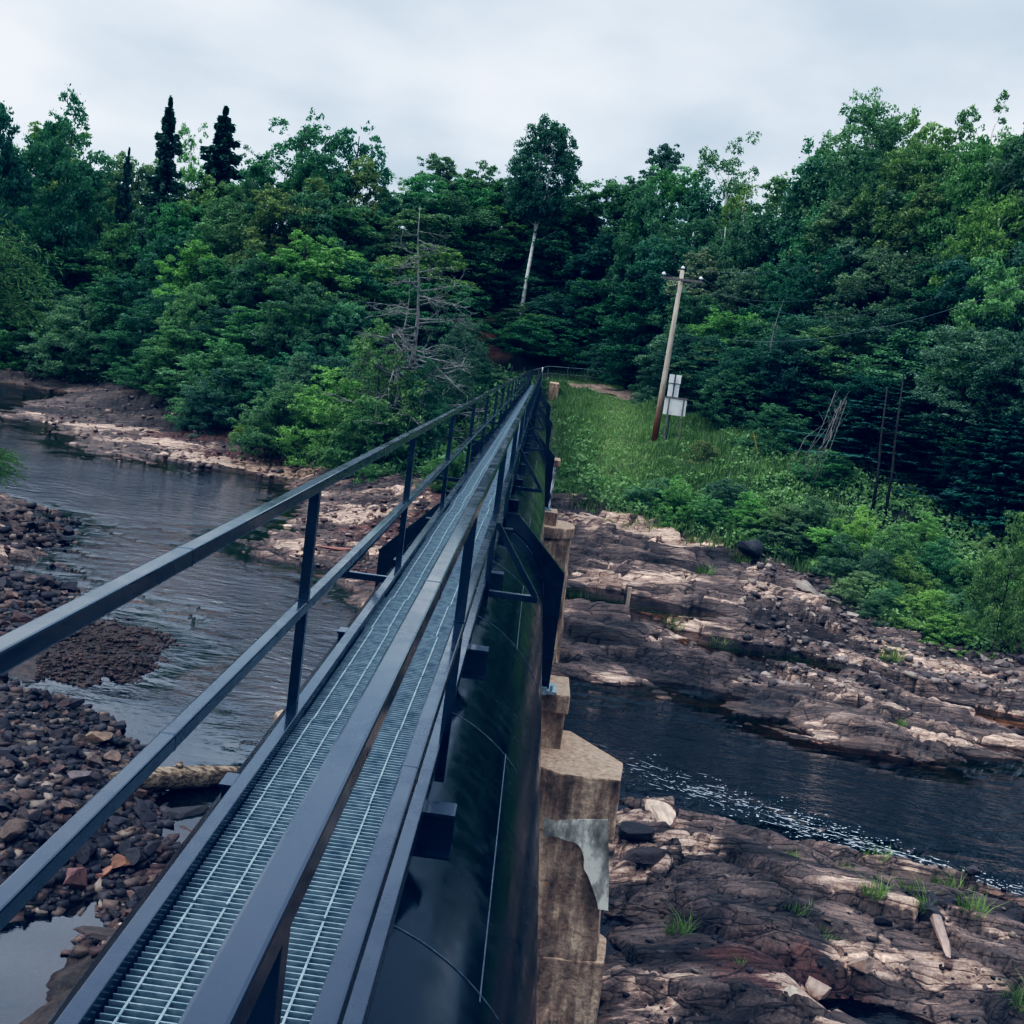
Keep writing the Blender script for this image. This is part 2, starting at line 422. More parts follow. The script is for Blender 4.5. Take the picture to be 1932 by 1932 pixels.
def leaf_mat(name, dark, mid, light, trans=.32):
    m, nt, b, o = mat(name)
    oi = nd(nt, 'ShaderNodeObjectInfo')
    at_ = nd(nt, 'ShaderNodeAttribute', attribute_name='v')
    c = ramp(nt, at_.outputs['Fac'], [(.0, dark), (.5, mid), (1.0, light)])
    c = mix(nt, c, oi.outputs['Color'], 1.0, 'MULTIPLY')
    nt.links.new(c, b.inputs['Base Color'])
    b.inputs['Roughness'].default_value = .55
    b.inputs['Specular IOR Level'].default_value = .25
    tr = nd(nt, 'ShaderNodeBsdfTranslucent', {'Color': mix(nt, c, (1.0, 1.25, .6), 1.0, 'MULTIPLY')})
    mx = nd(nt, 'ShaderNodeMixShader', {0: trans, 1: b.outputs[0], 2: tr.outputs[0]})
    nt.links.new(mx.outputs[0], o.inputs[0])
    return m


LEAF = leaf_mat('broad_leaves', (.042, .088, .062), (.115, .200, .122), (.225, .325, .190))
NEEDLE = leaf_mat('needles', (.045, .095, .078), (.095, .18, .13), (.16, .27, .18), .3)
GRASSM = leaf_mat('grass_blades', (.095, .15, .075), (.195, .28, .125), (.36, .44, .23), .35)
WILLOW = leaf_mat('willow_leaves', (.035, .075, .04), (.08, .14, .075), (.16, .22, .12), .25)


def water_mat():
    m, nt, b, o = mat('river_water')
    tc = nt.nodes.new('ShaderNodeTexCoord')
    de = nd(nt, 'ShaderNodeAttribute', attribute_name='depth')
    ri = nd(nt, 'ShaderNodeAttribute', attribute_name='ripple')
    sh = nd(nt, 'ShaderNodeAttribute', attribute_name='painted_sheen')
    io = nd(nt, 'ShaderNodeMath', {0: sh.outputs['Fac'], 1: 1.08, 2: 1.24}, operation='MULTIPLY_ADD').outputs[0]  # IOR raised by a painted mask, so the left water mirrors more sky
    warp = nd(nt, 'ShaderNodeTexNoise', {'Vector': tc.outputs['Object'], 'Scale': .25, 'Detail': 2})
    wv = nd(nt, 'ShaderNodeVectorMath', {0: warp.outputs['Color'], 1: (1.5, 1.5, 0)}, operation='MULTIPLY')
    ad = nd(nt, 'ShaderNodeVectorMath', {0: tc.outputs['Object'], 1: wv.outputs[0]}, operation='ADD')
    mp = nd(nt, 'ShaderNodeMapping', {'Vector': ad.outputs[0], 'Rotation': (0, 0, math.radians(12)), 'Scale': (1, 1.9, 1)})
    a = tnoise(nt, mp.outputs[0], 1.1, 3, .5); c2 = tnoise(nt, mp.outputs[0], 3.6, 3, .55); c3 = tnoise(nt, mp.outputs[0], 11, 2, .5)
    hh = nd(nt, 'ShaderNodeMath', {0: a, 1: nd(nt, 'ShaderNodeMath', {0: c2, 1: .42}, operation='MULTIPLY').outputs[0]}, operation='ADD')
    hh = nd(nt, 'ShaderNodeMath', {0: hh.outputs[0], 1: nd(nt, 'ShaderNodeMath', {0: c3, 1: .10}, operation='MULTIPLY').outputs[0]}, operation='ADD')
    hs = nd(nt, 'ShaderNodeMath', {0: hh.outputs[0], 1: ri.outputs['Fac']}, operation='MULTIPLY')
    nrm = bump(nt, hs.outputs[0], 1.0, .24)
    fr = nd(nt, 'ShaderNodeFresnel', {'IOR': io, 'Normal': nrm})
    gl = nd(nt, 'ShaderNodeBsdfGlossy', {'Color': (.95, .97, 1, 1), 'Roughness': .04, 'Normal': nrm})
    df = nd(nt, 'ShaderNodeBsdfDiffuse', {'Color': (.002, .007, .011, 1)})
    tr = nd(nt, 'ShaderNodeBsdfTransparent', {'Color': (.55, .40, .28, 1)})
    body = nd(nt, 'ShaderNodeMixShader', {0: de.outputs['Fac'], 1: tr.outputs[0], 2: df.outputs[0]})
    fin = nd(nt, 'ShaderNodeMixShader', {0: fr.outputs[0], 1: body.outputs[0], 2: gl.outputs[0]})
    nt.links.new(fin.outputs[0], o.inputs[0])
    return m


WATER = water_mat()
FOAM = simple('foam_flecks', [(.3, (.38, .41, .44)), (.7, (.62, .65, .68))], 5, .6, .1)


# ------------------------------------------------------------------ object helpers
def link(name, me, parent=None):
    o = bpy.data.objects.new(name, me)
    COL.objects.link(o)
    if parent is not None:
        o.parent = parent
    return o


def tag(o, label=None, cat=None, group=None, kind=None):
    if label: o['label'] = label
    if cat: o['category'] = cat
    if group: o['group'] = group
    if kind: o['kind'] = kind
    return o


def thing(name, label, cat, loc=(0, 0, 0), group=None):
    o = bpy.data.objects.new(name, None)
    o.empty_display_size = .2
    COL.objects.link(o)
    o.location = loc
    return tag(o, label, cat, group)


def mesh_np(name, V, Fq, m, attrs=None, smooth=False):
    """V (n,3), Fq (k,3|4) -> mesh"""
    V = np.asarray(V, np.float32); Fq = np.asarray(Fq, np.int32)
    me = bpy.data.meshes.new(name)
    k = Fq.shape[1]
    me.vertices.add(len(V)); me.vertices.foreach_set('co', V.ravel())
    me.loops.add(Fq.size); me.loops.foreach_set('vertex_index', Fq.ravel())
    me.polygons.add(len(Fq))
    me.polygons.foreach_set('loop_start', np.arange(0, Fq.size, k, dtype=np.int32))
    me.polygons.foreach_set('loop_total', np.full(len(Fq), k, np.int32))
    if smooth:
        me.polygons.foreach_set('use_smooth', np.ones(len(Fq), bool))
    for nm, (typ, arr) in (attrs or {}).items():
        a = me.attributes.new(nm, typ, 'POINT')
        a.data.foreach_set('color' if typ == 'FLOAT_COLOR' else 'value', np.asarray(arr, np.float32).ravel())
    me.materials.append(m)
    me.update(calc_edges=True)
    return me


class MB:
    """collects shapes into one mesh"""
    def __init__(s):
        s.V, s.F = [], []

    def add(s, V, F):
        n = len(s.V)
        s.V += [tuple(v) for v in V]
        s.F += [tuple(i + n for i in f) for f in F]
        return s

    def box(s, x0, x1, y0, y1, z0, z1):
        V = [(x, y, z) for z in (z0, z1) for y in (y0, y1) for x in (x0, x1)]
        return s.add(V, [(0, 2, 3, 1), (4, 5, 7, 6), (0, 1, 5, 4), (2, 6, 7, 3), (0, 4, 6, 2), (1, 3, 7, 5)])

    def bar(s, a, b, w, h=None, up=(0, 0, 1)):
        a, b = Vector(a), Vector(b)
        d = (b - a).normalized()
        u = Vector(up)
        if abs(d.dot(u)) > .95: u = Vector((0, 1, 0))
        r = d.cross(u).normalized(); u = r.cross(d)
        h = h or w
        V = [p + r * (sx * w / 2) + u * (sz * h / 2) for p in (a, b) for sx, sz in ((-1, -1), (1, -1), (1, 1), (-1, 1))]
        return s.add(V, [(3, 2, 1, 0), (4, 5, 6, 7), (0, 1, 5, 4), (1, 2, 6, 5), (2, 3, 7, 6), (3, 0, 4, 7)])

    def tube(s, pts, rad, n=7):
        pts = [Vector(p) for p in pts]
        rad = rad if hasattr(rad, '__len__') else [rad] * len(pts)
        base = len(s.V); ref = Vector((.31, .17, .93))
        for i, p in enumerate(pts):
            d = (pts[min(i + 1, len(pts) - 1)] - pts[max(i - 1, 0)])
            d = d.normalized() if d.length > 1e-9 else Vector((0, 0, 1))
            q = ref if abs(d.dot(ref)) < .95 else Vector((1, 0, 0))
            r = d.cross(q).normalized(); u = r.cross(d)
            for k in range(n):
                t = 2 * math.pi * k / n
                s.V.append(tuple(p + r * math.cos(t) * rad[i] + u * math.sin(t) * rad[i]))
        for i in range(len(pts) - 1):
            for k in range(n):
                a, b = base + i * n + k, base + i * n + (k + 1) % n
                s.F.append((a, b, b + n, a + n))
        s.F.append(tuple(base + k for k in range(n))[::-1])
        s.F.append(tuple(base + (len(pts) - 1) * n + k for k in range(n)))
        return s

    def prism(s, poly, z0, z1):
        n = len(poly)
        V = [(x, y, z0) for x, y in poly] + [(x, y, z1) for x, y in poly]
        return s.add(V, [tuple(range(n))[::-1], tuple(range(n, 2 * n))] + [(i, (i + 1) % n, n + (i + 1) % n, n + i) for i in range(n)])

    def mesh(s, name, m, bevel=0, smooth=False):
        me = bpy.data.meshes.new(name)
        me.from_pydata(s.V, [], s.F)
        if bevel:
            bm = bmesh.new(); bm.from_mesh(me)
            bmesh.ops.recalc_face_normals(bm, faces=bm.faces)
            ed = [e for e in bm.edges if len(e.link_faces) == 2 and e.calc_face_angle(0) > .6]
            bmesh.ops.bevel(bm, geom=ed, offset=bevel, segments=2, affect='EDGES', profile=.5, clamp_overlap=True)
            bm.to_mesh(me); bm.free()
        if smooth:
            me.polygons.foreach_set('use_smooth', np.ones(len(me.polygons), bool))
        me.materials.append(m)
        me.update()
        return me

    def obj(s, name, m, parent=None, bevel=0, smooth=False):
        return link(name, s.mesh(name, m, bevel, smooth), parent)


def copy_tree(o, parent=None, kids=None):
    c = o.copy(); COL.objects.link(c)
    if parent is not None: c.parent = parent
    for ch in [x for x in bpy.data.objects if x.parent == o]:
        copy_tree(ch, c)
    return c


# ------------------------------------------------------------------ ground sheet
def build_ground():
    u = np.r_[-9, -5, -3, -2, -1.4, -1.0, -.85, np.linspace(-.72, .62, 900), .72, .85, 1.0, 1.4, 2, 3, 5, 9]
    ys = [-300, -120, -60, -30, -15, -5, 0, 3, 5, 6.5, 8, 9]
    y = 9.6
    while y < 62: ys.append(y); y *= 1.0041
    while y < 200: ys.append(y); y *= 1.009
    while y < 3000: ys.append(y); y *= 1.3
    ys = np.array(ys)
    X = u[None] * np.maximum(np.abs(ys), 8)[:, None]; Yg = np.repeat(ys[:, None], len(u), 1)
    z, vm, i1, i2, crack, rough, left, saw = ground(X, Yg, True)
    c = np.zeros(X.shape + (3,))
    n1 = fbm(X * .5, Yg * .5, 201, 4); n2 = fbm(X * 1.7, Yg * 1.7, 211, 4); n3 = fbm(X * .15, Yg * .15, 221, 3)
    dark, mid, tan, red = np.array((.045, .036, .035)), np.array((.245, .185, .155)), np.array((.66, .47, .36)), np.array((.12, .05, .038))
    t = np.clip(.53 + n1 * .7 + (i1 - .5) * .7 + (i2 - .5) * .5 + n2 * .3 + (saw - .5) * .2, 0, 1)[..., None]
    c = dark * (1 - t) + mid * t
    tt = np.zeros(X.shape)
    for px, py, a, b_ in TAN:
        ds = ((.97 * (X - px) - .25 * (Yg - py)) / a) ** 2 + ((.25 * (X - px) + .97 * (Yg - py)) / b_) ** 2
        tt = np.maximum(tt, np.exp(-ds * .9))
    tt = np.maximum(tt * .70 + n1 * .16 + (i1 - .5) * .22 + (i2 - .5) * .08 + .06, n1 * .5 + (i1 - .5) * .55 + (i2 - .5) * .2 + n2 * .15 + .14)
    tt = np.clip(tt, 0, 1) * (1 - vm) * (1 - left * .9)
    tt = tt * (1 - .8 * sstep(.10, -.02, z))
    dk = np.zeros(X.shape)
    for px, py, a, b_ in DARKS:
        ds = ((.97 * (X - px) - .25 * (Yg - py)) / a) ** 2 + ((.25 * (X - px) + .97 * (Yg - py)) / b_) ** 2
        dk = np.maximum(dk, np.exp(-ds))
    dk = sstep(.25, .75, dk + n1 * .35 + (i1 - .5) * .3) * .72
    c = c * (1 - dk[..., None]); tt = tt * (1 - dk)
    rr = np.zeros(X.shape)
    for px, py, a, b_ in RED:
        rr = np.maximum(rr, np.exp(-(((X - px) / a) ** 2 + ((Yg - py) / b_) ** 2)))
    rr = sstep(.25, .7, rr + n2 * .35)[..., None] * .75
    c = c * (1 - rr) + red * rr
    c = c * (1 - .5 * crack[..., None])
    gl = (left * (.7 + .3 * n2))[..., None]
    c = c * (1 - gl) + np.array((.030, .023, .021)) * gl
    mo = np.exp(-(((X + 4.2) / .8) ** 2 + ((Yg - 13.4) / 2.2) ** 2)) * 1.2 + .9 * np.exp(-(((X + 9.3) / 2.0) ** 2 + ((Yg - 27.6) / 2.2) ** 2)) + .3 * n2
    mo = np.clip(mo, 0, 1)[..., None]
    c = c * (1 - mo) + np.array((.035, .024, .014)) * mo
    # waterline: wet, browner
    wet = sstep(.16, .0, z + n2 * .06)
    wetc = c * .55 * np.array((1.1, .85, .62))
    c = c * (1 - wet[..., None]) + wetc * wet[..., None]
    soil = np.array((.012, .015, .009)) * (1 + .5 * n2[..., None])
    grass_zone = (sstep(0, 2, Yg - np.interp(X, _VX, _VY)) * sstep(15, 9, X - .0 * Yg) * sstep(-1, 2, X) * sstep(104, 94, Yg))[..., None]
    turf = np.array((.14, .19, .07)) * (1 + .6 * n1[..., None])
    vegc = soil * (1 - grass_zone) + turf * grass_zone
    rd = np.exp(-(((X + 4.6) / 2.0) ** 2 + ((Yg - 98.5) / 5.0) ** 2))[..., None]
    rd = np.clip(rd * 1.6 + .3 * n2[..., None] - .2, 0, 1)
    vegc = vegc * (1 - rd) + np.array((.2, .085, .05)) * rd
    vmm = vm[..., None]
    c = c * (1 - vmm) + vegc * vmm
    col = np.concatenate([np.clip(c, 0, 1), np.ones(X.shape + (1,))], -1)
    V = np.stack([X, Yg, z], -1).reshape(-1, 3)
    nr, nc = X.shape
    idx = np.arange(nr * nc).reshape(nr, nc)
    Fq = np.stack([idx[:-1, :-1], idx[:-1, 1:], idx[1:, 1:], idx[1:, :-1]], -1).reshape(-1, 4)
    me = mesh_np('ground', V, Fq, GROUND, {'Col': ('FLOAT_COLOR', col.reshape(-1, 4)), 'wet': ('FLOAT', wet.ravel()), 'tan': ('FLOAT', tt.ravel()), 'rock': ('FLOAT', ((1 - vm) * (1 - left)).ravel())})
    return tag(link('ground', me), 'river valley floor with rock ledges, gravel shore and grassy banks', 'ground', kind='structure')


build_ground()


def build_water():
    u = np.r_[-6, -2, -1.2, np.linspace(-.75, .66, 420), 1.2, 2, 6]
    ys = [2, 5, 7.5]
    y = 8.5
    while y < 190: ys.append(y); y *= 1.011
    ys = np.array(ys)
    X = u[None] * np.maximum(ys, 8)[:, None]; Yg = np.repeat(ys[:, None], len(u), 1)
    z = ground(X, Yg)
    d = np.clip(-z, 0, 3)
    op = 1 - np.exp(-d * 4.2)
    # calm in the shallows behind the spits, choppy in the current
    rip = .10 + .9 * sstep(.15, .75, d + fbm(X * .2, Yg * .2, 5, 3) * .3)
    rip *= 1 - .88 * sstep(-2.5, -5.0, X) * sstep(25.5, 19, Yg)
    rip *= 1 - .3 * sstep(4, 9, X)
    keep = (z[:-1, :-1] < .12) | (z[1:, :-1] < .12) | (z[:-1, 1:] < .12) | (z[1:, 1:] < .12)
    nr, nc = X.shape
    idx = np.arange(nr * nc).reshape(nr, nc)
    Fq = np.stack([idx[:-1, :-1], idx[:-1, 1:], idx[1:, 1:], idx[1:, :-1]], -1)[keep]
    V = np.stack([X, Yg, np.zeros_like(X)], -1).reshape(-1, 3)
    me = mesh_np('river', V, Fq.reshape(-1, 4), WATER, {'depth': ('FLOAT', op.ravel()), 'ripple': ('FLOAT', rip.ravel()), 'painted_sheen': ('FLOAT', (sstep(1.5, -5, X) * sstep(75, 45, Yg) * (.75 + .5 * fbm(X * .25, Yg * .25, 8, 3))).ravel())}, True)  # last mask paints a brighter sky reflection onto the nearer left river
    bm = bmesh.new(); bm.from_mesh(me)
    bmesh.ops.delete(bm, geom=[v for v in bm.verts if not v.link_faces], context='VERTS')
    bm.to_mesh(me); bm.free()
    tag(link('river', me), 'dark rippled river water flowing under the bridge', 'river', kind='structure')
    for i, (px, py, a, b_, zz) in enumerate(POOLS):
        n = 40
        V = [(px, py, zz)]
        for r in (.5, 1.0, 1.35):
            for k in range(n):
                t = 2 * math.pi * k / n
                s, v = a * r * math.cos(t), b_ * r * math.sin(t)
                V.append((px + .97 * s + .25 * v, py - .25 * s + .97 * v, zz))
        V = np.array(V)
        F = [(0, 1 + k, 1 + (k + 1) % n) for k in range(n)]
        T = []
        for r in (0, 1):
            for k in range(n):
                a0, b0 = 1 + r * n + k, 1 + r * n + (k + 1) % n
                T += [(a0, a0 + n, b0 + n), (a0, b0 + n, b0)]
        zg = ground(V[:, 0], V[:, 1])
        op = 1 - np.exp(-np.clip(zz - zg, 0, 2) * 5)
        me = mesh_np('water', V, np.array(F + T), WATER, {'depth': ('FLOAT', op), 'ripple': ('FLOAT', np.full(len(V), .06))}, True)
        tag(link('water', me), 'still brown rock pool lying in a hollow of the ledge', 'rock pool', kind='structure')


build_water()


def build_foam():
    r = np.random.default_rng(5)
    V, F = [], []
    path = np.array([(2.4, 24.6), (3.5, 24.0), (4.6, 23.3), (5.6, 22.6), (6.6, 22.1), (7.6, 21.5), (8.8, 20.9), (10.2, 20.2), (12, 19.8)])
    tt = np.linspace(0, 1, len(path))
    for i in range(1600):
        t = r.random() ** .7
        cx, cy = np.interp(t, tt, path[:, 0]), np.interp(t, tt, path[:, 1])
        w = 1.5 - 1.15 * t
        x, y = cx + r.normal() * w * .35, cy + r.normal() * w * .45 + (.15 if t < .6 else 0)
        s = .006 + .022 * r.random() ** 3
        k = r.integers(5, 8); b = len(V); a0 = r.random() * 6
        for j in range(k):
            a = a0 + j * 2 * math.pi / k
            q = s * (.6 + .7 * r.random())
            V.append((x + 1.25 * q * math.cos(a) + .2 * q * math.sin(a), y + q * math.sin(a) * .9, .012 + .004 * r.random()))
        F.append(tuple(range(b, b + k)))
    for i in range(190):
        t = .05 + .93 * r.random()
        cx, cy = np.interp(t, tt, path[:, 0]), np.interp(t, tt, path[:, 1])
        w = 1.3 - 1.05 * t
        x, y = cx + r.normal() * w * .3, cy + r.normal() * w * .4
        L = .12 + .4 * r.random() ** 2; q = .006 + .012 * r.random(); a = -.42 + .25 * r.normal(); ca, sa = math.cos(a), math.sin(a); b = len(V)
        for u_, v_ in ((-1, 0), (-.5, -.7), (.2, -1), (1, .3), (.4, 1), (-.4, .8)):
            V.append((x + ca * u_ * L / 2 - sa * v_ * q, y + sa * u_ * L / 2 + ca * v_ * q, .011))
        F.append(tuple(range(b, b + 6)))
    me = bpy.data.meshes.new('foam'); me.from_pydata(V, [], F); me.materials.append(FOAM)
    tag(link('foam', me), 'white foam flecks drifting along the right hand channel', 'foam', kind='stuff')


build_foam()



# ------------------------------------------------------------------ pipe bridge
PX, PZ, PR = -.6, 5.56, .94
Y0, Y1 = -4.0, 86.0
RINGS = [-3.75, 14.15, 32.05, 49.95, 67.85]
POSTS = [5.05 + 3.78 * k for k in range(-2, 22)]
GZ = 6.73


def build_pipe():
    t = thing('pipeline', 'huge glossy black steel pipe running under the walkway across the river', 'pipe', (PX, Y0, PZ))
    n = 96
    ys = [Y0 - 6, Y1 + 1]
    a = np.arange(n) * 2 * math.pi / n
    V = [(PX + PR * math.cos(q), y, PZ + PR * math.sin(q)) for y in np.linspace(ys[0], ys[1], 60) for q in a]
    F = [(i * n + k, i * n + (k + 1) % n, (i + 1) * n + (k + 1) % n, (i + 1) * n + k) for i in range(59) for k in range(n)]
    me = mesh_np('pipe_shell', V, F, PIPE, None, True)
    loc = Vector((PX, Y0, PZ))
    o = link('pipe_shell', me, t); o.location = -loc
    # weld seams: rings and the long seams between them, standing a few millimetres proud
    sy = [1.34 + 2.53 * k for k in range(0, 33)]
    for k, y in enumerate(sy):
        m = MB()
        a0, a1 = (math.radians(38), math.radians(112)) if k % 3 else (math.radians(20), math.radians(112))
        pts = [(PX + (PR + .001) * math.cos(q), y, PZ + (PR + .001) * math.sin(q)) for q in np.linspace(a0, a1, 26)]
        m.tube(pts, .0034, 5)
        q = math.radians(45.2 if k % 2 else 58)
        if k % 2 == 1:
            m.tube([(PX + (PR + .001) * math.cos(q), y + d, PZ + (PR + .001) * math.sin(q)) for d in (-.05, .6, 1.2, 1.9, 2.56)], .0042, 5)
        w = m.obj('weld_seam', WELD, t); w.location = -loc
    for y in RINGS:
        r = MB()
        hw, zt, zc, zb, th = 1.165, 6.60, 5.93, 4.45, .14
        poly = [(PX - hw, zb), (PX + hw, zb), (PX + hw, zc), (PX + .50, zt), (PX - .50, zt), (PX - hw, zc)]
        hole = [(PX + (PR + .004) * math.cos(q), PZ + (PR + .004) * math.sin(q)) for q in np.linspace(-math.pi / 2, 1.5 * math.pi, 49)[:-1]]

        def ray_poly(q):
            d = (math.cos(q), math.sin(q)); best = 9
            for i in range(6):
                (ax, az), (bx, bz) = poly[i], poly[(i + 1) % 6]
                ex, ez = bx - ax, bz - az
                den = d[0] * ez - d[1] * ex
                if abs(den) < 1e-9: continue
                tt = ((ax - PX) * ez - (az - PZ) * ex) / den
                ss = ((ax - PX) * d[1] - (az - PZ) * d[0]) / den
                if tt > 0 and -1e-6 <= ss <= 1 + 1e-6: best = min(best, tt)
            return (PX + best * d[0], PZ + best * d[1])
        angs = sorted(set([round(x, 5) for x in np.linspace(0, 2 * math.pi, 65)[:-1]] + [round(math.atan2(z - PZ, x - PX) % (2 * math.pi), 5) for x, z in poly]))
        N = len(angs)
        V = []
        for yy in (y - th / 2, y + th / 2):
            for q in angs: V.append((PX + (PR + .004) * math.cos(q), yy, PZ + (PR + .004) * math.sin(q)))
            for q in angs:
                x, z = ray_poly(q); V.append((x, yy, z))
        F = []
        for k in range(N):
            j = (k + 1) % N
            F += [(k, j, N + j, N + k), (2 * N + k, 3 * N + k, 3 * N + j, 2 * N + j), (N + k, N + j, 3 * N + j, 3 * N + k), (k, 2 * N + k, 2 * N + j, j)]
        r.add(V, F)
        ro = r.obj('support_ring', STEEL, t); ro.location = -loc
        for sx in (-1, 1):
            b = MB()
            x = PX + sx * (hw - .10)
            b.box(x - .16, x + .20, y - .2, y + .2, zb - .035, zb)
            b.box(x - .05, x + .07, y - .27, y - .21, zb - .03, zb + .06)
            for bx in (-.1, .13):
                b.tube([(x + bx, y - .16, zb), (x + bx, y - .16, zb + .07)], .018, 6)
            bo = b.obj('bearing_shoe', GALV if sx > 0 else STEEL, ro); bo.location = (0, 0, 0)
    return t


build_pipe()


def build_walkway():
    t = thing('footbridge', 'long narrow steel walkway with grating deck and black railings on top of the pipe', 'walkway', (PX, Y0, 6.5))
    loc = -Vector((PX, Y0, 6.5))

    def P(o):
        o.location = loc; return o
    # grating panels
    m = MB(); pw = .9144; nb = 30
    for i in range(nb):
        y = .015 + i * pw / nb
        m.box(-.304, .304, y, y + .0048, -.026, 0)
    for k in range(6):
        x = -.255 + k * .1016
        m.box(x - .0035, x + .0035, .002, pw - .012, -.006, .0015)
    me = m.mesh('grating_panel', GALV)
    rr = random.Random(3)
    y = Y0
    while y < Y1 - .5:
        o = link('grating_panel', me, t)
        o.location = Vector((-.606 + rr.uniform(-.012, .012), y, GZ + rr.uniform(-.002, .002))) + loc
        y += pw
    for x0, x1 in ((-.968, -.912), (-.30, -.244)):
        k = MB(); k.box(x0, x1, Y0, Y1, 6.69, 6.78)
        P(k.obj('kerb', STEEL, t, bevel=.004))
    # cross beams with flanges, standing on the pipe
    b = MB()
    b.box(-1.07, -.124, -.065, .065, 6.675, 6.688)
    b.box(-1.07, -.124, -.065, .065, 6.500, 6.513)
    b.box(-1.07, -.124, -.006, .006, 6.513, 6.675)
    b.box(-1.065, -1.05, -.065, .065, 6.513, 6.53)
    bme = b.mesh('cross_beam', STEEL)
    y = 4.4 - 2.6 * 3
    while y < Y1 - 1:
        o = link('cross_beam', bme, t); o.location = Vector((0, y, 0)) + loc
        y += 2.6
    for side, x0, x1 in ((-1, -.97, -.92), (1, -.262, -.212)):
        r = bpy.data.objects.new('railing', None); COL.objects.link(r); r.parent = t
        r['label'] = 'left railing of the walkway' if side < 0 else 'right railing of the walkway, nearest the camera'
        zt, zm = 7.85, 7.303
        # rails in lengths with a visible joint
        for nm, z in (('top_rail', zt), ('mid_rail', zm)):
            k = MB()
            seg = [Y0 + .1] + [s for s in (3.18, 10.3, 17.9, 25.4, 33, 40.5, 48, 55.7, 63.2, 70.8, 78.3)] + [Y1]
            for i in range(len(seg) - 1):
                k.box(x0, x1, seg[i] + .001, seg[i + 1] - .001, z - .05, z)
            for s in seg[1:-1]:
                k.box(x0 - .0015, x1 + .0015, s - .01, s + .01, z - .0515, z + .0015)
            o = k.obj(nm, STEEL, r, bevel=.006); o.location = loc
        k = MB(); k.box(x0 + .003, x1 - .003, -.023, .023, 6.55, zm - .05); k.box(x0 + .003, x1 - .003, -.023, .023, zm, zt - .05)
        k.box(x0 - .002, x1 + .002, -.027, .027, zm, zm + .004)
        pme = k.mesh('post', STEEL, bevel=.003)
        for yy in POSTS:
            o = link('post', pme, r); o.location = Vector((0, yy, 0)) + loc
        # triangular outriggers at every second post
        a = MB()
        xe = .17 if side > 0 else -1.37
        xi = x1 if side > 0 else x0
        a.box(min(xe, PX), max(xe, PX), -.025, .025, 6.645, 6.695) if False else a.box(min(xe, xi), max(xe, xi), -.025, .025, 6.645, 6.695)
        ame = a.mesh('arm', STEEL, bevel=.003)
        d = MB(); d.bar((xe - side * .02, 0, 6.69), (xi, 0, 7.22), .045, .045, up=(0, 1, 0))
        dme = d.mesh('brace', STEEL, bevel=.003)
        for yy in POSTS[3::2]:
            g = bpy.data.objects.new('outrigger', None); COL.objects.link(g); g.parent = t
            for nm, q in (('arm', ame), ('brace', dme)):
                o = link(nm, q, g); o.location = Vector((0, yy - .05, 0)) + loc
    return t


build_walkway()


def rough(o, amt, cuts=3, seed=1, scale=1.2, keep=None):
    """breaks up a plain block: subdivide and weather the surface"""
    bm = bmesh.new(); bm.from_mesh(o.data)
    bmesh.ops.triangulate(bm, faces=[f for f in bm.faces if len(f.verts) > 4])
    bmesh.ops.subdivide_edges(bm, edges=bm.edges[:], cuts=cuts, use_grid_fill=True)
    bm.normal_update()
    co = np.array([v.co for v in bm.verts])
    d = fbm(co[:, 0] * scale + co[:, 1] * .7, co[:, 2] * scale + co[:, 1] * .9, seed, 4)
    e = fbm(co[:, 0] * scale * 5, co[:, 2] * scale * 5 + co[:, 1] * 4, seed + 9, 3)
    for v, a, b in zip(bm.verts, d, e):
        k = keep(v.co) if keep else 1
        v.co += v.normal * (a * amt + b * amt * .35) * k
    bm.to_mesh(o.data); bm.free()


